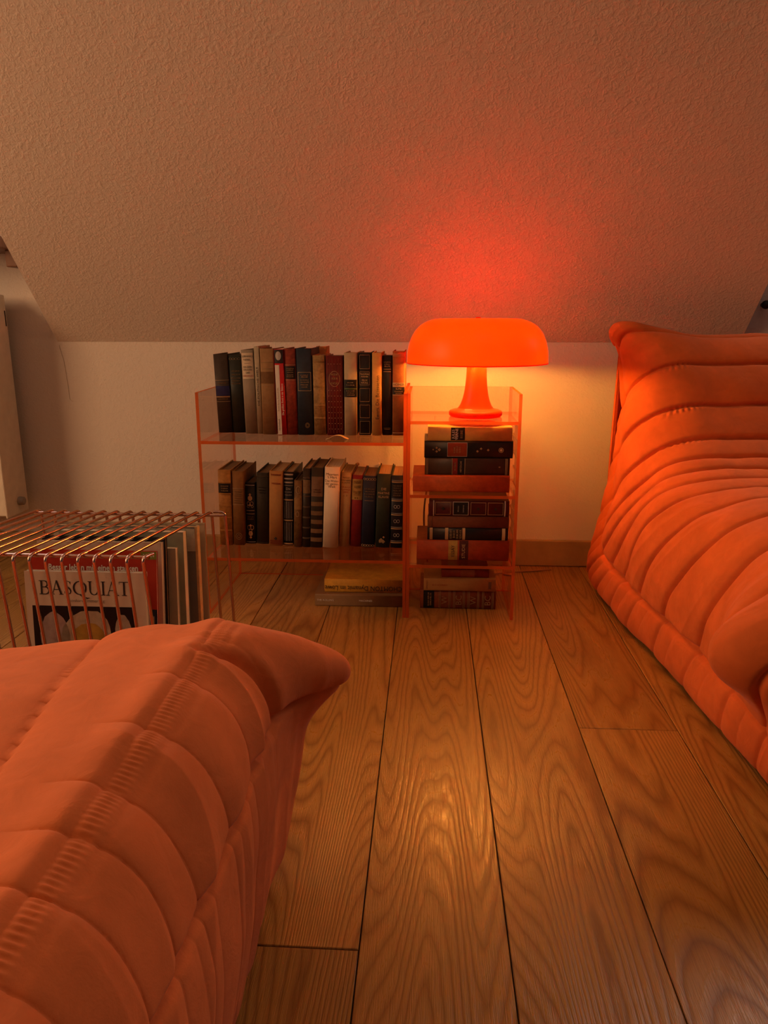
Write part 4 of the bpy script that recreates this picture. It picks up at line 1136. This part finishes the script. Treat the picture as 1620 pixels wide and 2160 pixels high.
def make_sofa():
    root = empty('sofa', (0.394, 1.885, 0.0))
    tag(root, 'low orange quilted velvet sofa with a high back, at the right', 'sofa')
    W = 0.98
    dd = np.array([0.108, -0.9942]); dw = np.array([0.9942, 0.108])
    Pp = [(0.025, 0.585), (0.045, 0.625), (0.095, 0.643), (0.150, 0.618), (0.195, 0.545), (0.235, 0.465), (0.285, 0.405), (0.365, 0.365), (0.50, 0.352), (0.68, 0.352), (0.82, 0.345), (0.925, 0.315), (0.975, 0.245), (0.985, 0.15), (0.965, 0.06), (0.93, 0.014)]
    Qp = [(0.018, 0.565), (0.020, 0.585), (0.028, 0.580), (0.026, 0.510), (0.022, 0.410), (0.018, 0.280), (0.018, 0.150), (0.040, 0.030), (0.24, 0.010), (0.48, 0.010), (0.68, 0.010), (0.82, 0.010), (0.89, 0.010), (0.92, 0.010), (0.925, 0.010), (0.92, 0.010)]
    nv = 880
    tt = np.linspace(0, len(Pp) - 1, nv * 4)
    pc = crn(Pp, tt)
    sl_ = np.concatenate([[0], np.cumsum(np.linalg.norm(np.diff(pc, axis=0), axis=1))])
    sv = np.linspace(0, sl_[-1], nv)
    tv = np.interp(sv, sl_, tt)
    P = crn(Pp, tv); Q = crn(Qp, tv)
    # side section: (w, t)
    sec = [(0.16, 0.0), (0.115, 0.010), (0.075, 0.045), (0.042, 0.11), (0.020, 0.21), (0.006, 0.34), (0.0, 0.48), (0.002, 0.60), (0.006, 0.70), (0.003, 0.78), (0.003, 0.88), (0.006, 0.96), (0.022, 1.0)]
    ns = 190
    a = crn(sec, np.linspace(len(sec) - 1, 0, ns))
    nmid = 120
    mid_w = np.linspace(0.16, W - 0.16, nmid + 2)[1:-1]
    wv = np.concatenate([a[:, 0], mid_w, W - a[::-1, 0]])
    tv_ = np.concatenate([np.clip(a[:, 1], 0, 1), np.zeros(nmid), np.clip(a[::-1, 1], 0, 1)])
    nu = len(wv)
    T = tv_[:, None]; WW = np.repeat(wv[:, None], nv, 1)
    d = P[None, :, 0] * (1 - T) + Q[None, :, 0] * T
    z = P[None, :, 1] * (1 - T) + Q[None, :, 1] * T
    edge = np.minimum(WW, W - WW)
    # sag of the back's top edge and seat away from the corners
    z = z - 0.018 * smooth((edge - 0.02) / 0.18) * np.exp(-((sv[None, :] - 0.10) / 0.10) ** 2)
    # upper back is narrower than the foot
    sgn = np.where(WW < W / 2, 1.0, -1.0)
    side = np.exp(-(edge / 0.16) ** 2)
    WW = WW + sgn * side * 0.055 * smooth(z / 0.40) * smooth((0.42 - d) / 0.2)
    # ears: top back corner and front seat corner
    e1 = np.exp(-((sv[None, :] - 0.085) / 0.050) ** 2) * np.exp(-(edge / 0.055) ** 2) * np.exp(-(T / 0.8) ** 2)
    WW = WW - sgn * e1 * 0.050; z = z + e1 * 0.028; d = d + e1 * 0.012
    e1b = np.exp(-((sv[None, :] - 0.215) / 0.040) ** 2) * np.exp(-(edge / 0.06) ** 2)
    WW = WW + sgn * e1b * 0.010
    s_front = np.interp(10.9, tv, sv)
    e2 = np.exp(-((sv[None, :] - s_front) / 0.075) ** 2) * np.exp(-((T - 0.25) / 0.24) ** 2) * np.exp(-(edge / 0.09) ** 2)
    WW = WW - sgn * e2 * 0.105; d = d + e2 * 0.02; z = z - e2 * 0.01
    # folds at the crook bulge out on the side
    s_cr = np.interp(7.0, tv, sv)
    e3 = np.exp(-((sv[None, :] - s_cr) / 0.10) ** 2) * np.exp(-((T - 0.45) / 0.35) ** 2) * np.exp(-(edge / 0.08) ** 2)
    WW = WW - sgn * e3 * 0.012
    X = np.stack([WW * dw[0] + d * dd[0], WW * dw[1] + d * dd[1], z], -1)
    n = normals(X)
    c = np.array([0.45, -0.45, 0.2])
    if np.sum(n[nu // 2, nv // 2] * np.array([0, 0, 1])) < 0: n = -n
    Tm = np.repeat(T, nv, 1)
    # channels
    seams = [-0.02, 0.118, 0.215, 0.312, 0.395, 0.452, 0.500, 0.552, 0.615, 0.700, 0.800, 0.905, 1.01, 1.11, 1.25]
    S_ = np.repeat(sv[None, :], nu, 0)
    S_ = S_ + 0.010 * vnoise(X, 9.0, 4) * smooth((S_ - 0.35) / 0.1) + 0.004 * vnoise(X, 22.0, 5)
    pf, ci, cw = puff(S_, seams, 0.36)
    amp = np.clip(cw * 0.13, 0.007, 0.0125) * (1 - 0.35 * smooth(Tm / 0.6)) * (1 - 0.8 * smooth((Tm - 0.70) / 0.05))
    amp = amp + 0.007 * np.exp(-((S_ - 0.50) / 0.11) ** 2) * smooth((0.72 - Tm) / 0.1)
    disp = amp * pf
    sdist = np.min(np.abs(S_[..., None] - np.array(seams)[None, None, :]), axis=-1)
    disp = disp - 0.006 * np.exp(-(sdist / 0.0045) ** 2) * (1 - 0.6 * smooth((Tm - 0.7) / 0.05))
    # seam along the side and pleats under it
    tsm = 0.70
    disp = disp - 0.013 * np.exp(-((Tm - tsm) / 0.022) ** 2) * smooth((S_ - 0.47) / 0.06)
    sm_ = np.array(seams); sm2 = np.sort(np.concatenate([sm_, (sm_[:-1] * 0.55 + sm_[1:] * 0.45)]))
    pl, _, _ = puff(S_, sm2, 0.5)
    disp = disp + 0.0030 * pl * smooth((Tm - tsm) / 0.06) * smooth((0.98 - Tm) / 0.1)
    # wrinkles: broad, and drawn tight near the side seams
    disp = disp + 0.0050 * vnoise(X, 17.0, 11) + 0.0022 * vnoise(X, 52.0, 12)
    ridg = 1 - np.abs(vnoise(np.stack([S_ * 3.0, Tm * 0.12, X[..., 2] * 0.2], -1), 30.0, 21))
    disp = disp + 0.004 * ridg * smooth(Tm / 0.15) * smooth((1 - Tm) / 0.15)
    # gathered stitches along seams near the side
    near = np.exp(-((edge - 0.085) / 0.05) ** 2)
    sd = np.min(np.abs(S_[..., None] - np.array(seams)[None, None, 2:5] - 0.006), axis=-1)
    disp = disp + 0.0022 * np.sin(2 * PI * WW / 0.0105) * np.exp(-(sd / 0.007) ** 2) * near
    X = X + n * disp[..., None]
    X[..., 2] = np.maximum(X[..., 2], 0.006)
    me = grid_mesh('quilted_cover', X)
    link('quilted_cover', me, M['velvet_dark'], root)
    # back panel and underside, closing the body
    Bk = np.linspace(0, 1, 24)
    row = X[:, 0]; 
    foot = row.copy(); foot[:, 2] = 0.006
    bp = row[:, None] * (1 - Bk[None, :, None]) + foot[:, None] * Bk[None, :, None]
    bp[..., 1] += 0.015 * np.sin(PI * Bk)[None, :]
    link('back_panel', grid_mesh('back_panel', bp), M['velvet_dark'], root)
    un = MB()
    cs = [(0.06, 0.04), (W - 0.06, 0.04), (W - 0.06, 0.90), (0.06, 0.90)]
    vs = []
    for zz in (0.0005, 0.02):
        vs += [(w_ * dw[0] + q * dd[0], w_ * dw[1] + q * dd[1], zz) for w_, q in cs]
    un.add(vs, [(0, 1, 2, 3), (4, 7, 6, 5), (0, 4, 5, 1), (1, 5, 6, 2), (2, 6, 7, 3), (3, 7, 4, 0)])
    un.build('underside', M['under'], root)
make_sofa()

def make_ottoman():
    x0, x1, y0, y1 = -1.02, -0.155, 0.02, 0.822
    cx, cy = (x0 + x1) / 2, (y0 + y1) / 2
    hx, hy = (x1 - x0) / 2, (y1 - y0) / 2
    root = empty('footstool', (cx, cy, 0.0))
    tag(root, 'orange quilted velvet footstool in the foreground, left', 'footstool')
    # perimeter parameter: starts mid right side, runs +y; dense on the right side and the far side
    prof = [(0.46, 0.338), (0.36, 0.343), (0.25, 0.347), (0.16, 0.350), (0.10, 0.352), (0.065, 0.351), (0.040, 0.342), (0.020, 0.322), (0.008, 0.293), (0.004, 0.262), (0.001, 0.235), (0.0, 0.19), (0.006, 0.13), (0.016, 0.07), (0.028, 0.03), (0.05, 0.008)]
    # ring samples
    tp = np.concatenate([np.linspace(0, 3, 60)[:-1], np.linspace(3, 15, 240)])
    pr = crn(prof, tp)
    nv = len(pr)
    # corner half-points: build unit outline per ring from side fractions
    segs = []
    def lin(a, b, n): return np.linspace(a, b, n, endpoint=False)
    # (kind, fractions) right side upward, corner, top side leftward, corner, left side, corner, bottom, corner
    plan = [('R', lin(0, 1, 640)), ('c1', lin(0, 1, 70)), ('T', lin(0, 1, 300)), ('c2', lin(0, 1, 16)), ('L', lin(0, 1, 80)), ('c3', lin(0, 1, 16)), ('B', lin(0, 1, 90)), ('c4', lin(0, 1, 16))]
    rows = []; cdist = []
    for kind, fr in plan:
        for f in fr: rows.append((kind, f))
    nu = len(rows)
    X = np.zeros((nu, nv, 3)); CD = np.full((nu,), 9.0)
    inset = pr[:, 0]; zz = pr[:, 1]
    hxr = np.maximum(hx - inset, 0.004)
    hyr = np.maximum(hy - inset * np.minimum(1.0, 1.0), 0.004)
    rc = np.minimum(0.055 * np.clip(1.2 - inset * 2, 0.1, 1), np.minimum(hxr, hyr) * 0.6)
    for i, (k, f) in enumerate(rows):
        if k == 'R': x = hxr; y = -(hyr - rc) + 2 * (hyr - rc) * f; CD[i] = (1 - f) * 0.70 + 0.045
        elif k == 'T': x = (hxr - rc) - 2 * (hxr - rc) * f; y = hyr; CD[i] = f * 0.75 + 0.045
        elif k == 'L': x = -hxr; y = (hyr - rc) - 2 * (hyr - rc) * f
        elif k == 'B': x = -(hxr - rc) + 2 * (hxr - rc) * f; y = -hyr
        else:
            q = int(k[1]) - 1; a = q * PI / 2 + f * PI / 2
            sx, sy = ((1, 1), (-1, 1), (-1, -1), (1, -1))[q]
            x = sx * (hxr - rc) + rc * math.cos(a); y = sy * (hyr - rc) + rc * math.sin(a)
            if k == 'c1': CD[i] = abs(f - 0.5) * 0.09
        X[i, :, 0] = x + cx; X[i, :, 1] = y + cy; X[i, :, 2] = zz
    far = smooth((X[..., 1] - 0.55) / 0.25)
    # far edge rolls over earlier than the sides
    top_w = smooth((X[..., 2] - 0.24) / 0.08)
    X[..., 1] -= far * 0.030 * top_w
    # the top dips away from the corner
    dip = smooth((-0.22 - X[..., 0]) / 0.22) * smooth((X[..., 0] + 1.0) / 0.2)
    X[..., 2] -= 0.034 * dip * top_w * (0.35 + 0.65 * far)
    cdm = np.repeat(CD[:, None], nv, 1)
    IN = np.repeat(inset[None, :], nu, 0); edgew = smooth((0.115 - IN) / 0.075)
    # ear at the far right corner
    Z = X[..., 2].copy()
    ear = np.exp(-(cdm / 0.085) ** 2) * np.exp(-((Z - 0.285) / 0.050) ** 2) * edgew
    core = np.exp(-(cdm / 0.045) ** 2) * np.exp(-((Z - 0.275) / 0.055) ** 2) * edgew
    X[..., 0] += 0.050 * core + 0.028 * ear; X[..., 1] += 0.018 * core + 0.014 * ear; X[..., 2] -= 0.012 * core
    low = np.exp(-(cdm / 0.05) ** 2) * smooth((0.28 - Z) / 0.12) * smooth(Z / 0.06)
    X[..., 0] += 0.012 * low; X[..., 1] += 0.022 * low
    n = normals(X, True)
    if n[nu // 2, 20, 2] < 0: n = -n
    x, y = X[..., 0], X[..., 1]
    ontop = smooth((Z - 0.30) / 0.03)
    lower = 1 - smooth((Z - 0.255) / 0.01)
    # lengthwise channels on the top; lines fan out slightly
    xs = x + (y - 0.455) * 0.17 * smooth((-0.215 - x) / 0.06) + 0.003 * vnoise(X, 12.0, 3)
    pf, _, _ = puff(xs, [-1.12, -1.02, -0.92, -0.82, -0.72, -0.62, -0.52, -0.41, -0.299, -0.216, -0.05], 0.42)
    disp = 0.0095 * pf * ontop * smooth((-0.205 - x) / 0.02)
    # crosswise channels over the right edge, down the side
    ye = y + 0.006 * vnoise(X, 14.0, 8)
    ys = [-0.1, 0.06, 0.14, 0.215, 0.285, 0.340, 0.388, 0.437, 0.513, 0.598, 0.690, 0.95]
    pc_, _, _ = puff(ye, ys, 0.33)
    side = smooth((x + 0.262) / 0.045) * (1 - far * smooth((cdm < 0.02) * 1.0))
    side = side * (1 - smooth((y - 0.66) / 0.06))
    disp = disp + 0.0058 * pc_ * side * (1 - 0.35 * lower)
    # extra pleats under the side seam
    pl, _, _ = puff(np.mod(ye * 1.0 + 0.02, 0.11), [-0.001, 0.04, 0.111], 0.6)
    disp = disp + 0.0022 * pl * lower * side
    # far side crosswise channels
    px, _, _ = puff(x + 0.004 * vnoise(X, 14.0, 9), [-1.2, -1.02, -0.92, -0.82, -0.72, -0.62, -0.52, -0.43, -0.345, -0.225, -0.1], 0.5)
    disp = disp + 0.008 * px * (1 - ontop) * smooth((y - 0.74) / 0.04) * smooth((cdm - 0.05) / 0.03)
    # side seam all round
    disp = disp - 0.010 * np.exp(-((Z - 0.262) / 0.0055) ** 2) * (1 - 0.55 * np.exp(-(cdm / 0.05) ** 2))
    # crease round the root of the ear
    disp = disp - 0.013 * np.exp(-((cdm - 0.105 + (Z - 0.30) * 0.35) / 0.011) ** 2) * smooth((Z - 0.24) / 0.03) * smooth((0.075 - IN) / 0.03)
    # gathered stitching beside the outer lengthwise seam
    g = np.exp(-((x + 0.2085) / 0.0045) ** 2) * ontop * smooth((0.745 - y) / 0.02)
    disp = disp + 0.0007 * np.sin(2 * PI * y / 0.0050) * g - 0.0012 * np.exp(-((x + 0.198) / 0.0035) ** 2) * ontop * smooth((0.745 - y) / 0.02)
    # soft wrinkles
    disp = disp + 0.0050 * vnoise(X, 15.0, 31) + 0.0020 * vnoise(X, 46.0, 32)
    tens = 1 - np.abs(vnoise(np.stack([y * 2.2 + x * 0.7, X[..., 2] * 0.4, x * 0.3], -1), 26.0, 41))
    disp = disp + 0.0085 * tens * smooth((x + 0.25) / 0.05) * (1 - 0.3 * lower)
    X = X + n * disp[..., None]
    X[..., 2] = np.maximum(X[..., 2], 0.003)
    X[..., 0] -= cx; X[..., 1] -= cy
    link('quilted_cover', grid_mesh('quilted_cover', X, True), M['velvet'], root)
    MB().box(-hx + 0.07, hx - 0.07, -hy + 0.07, hy - 0.07, 0.0005, 0.012).build('underside', M['under'], root)
make_ottoman()
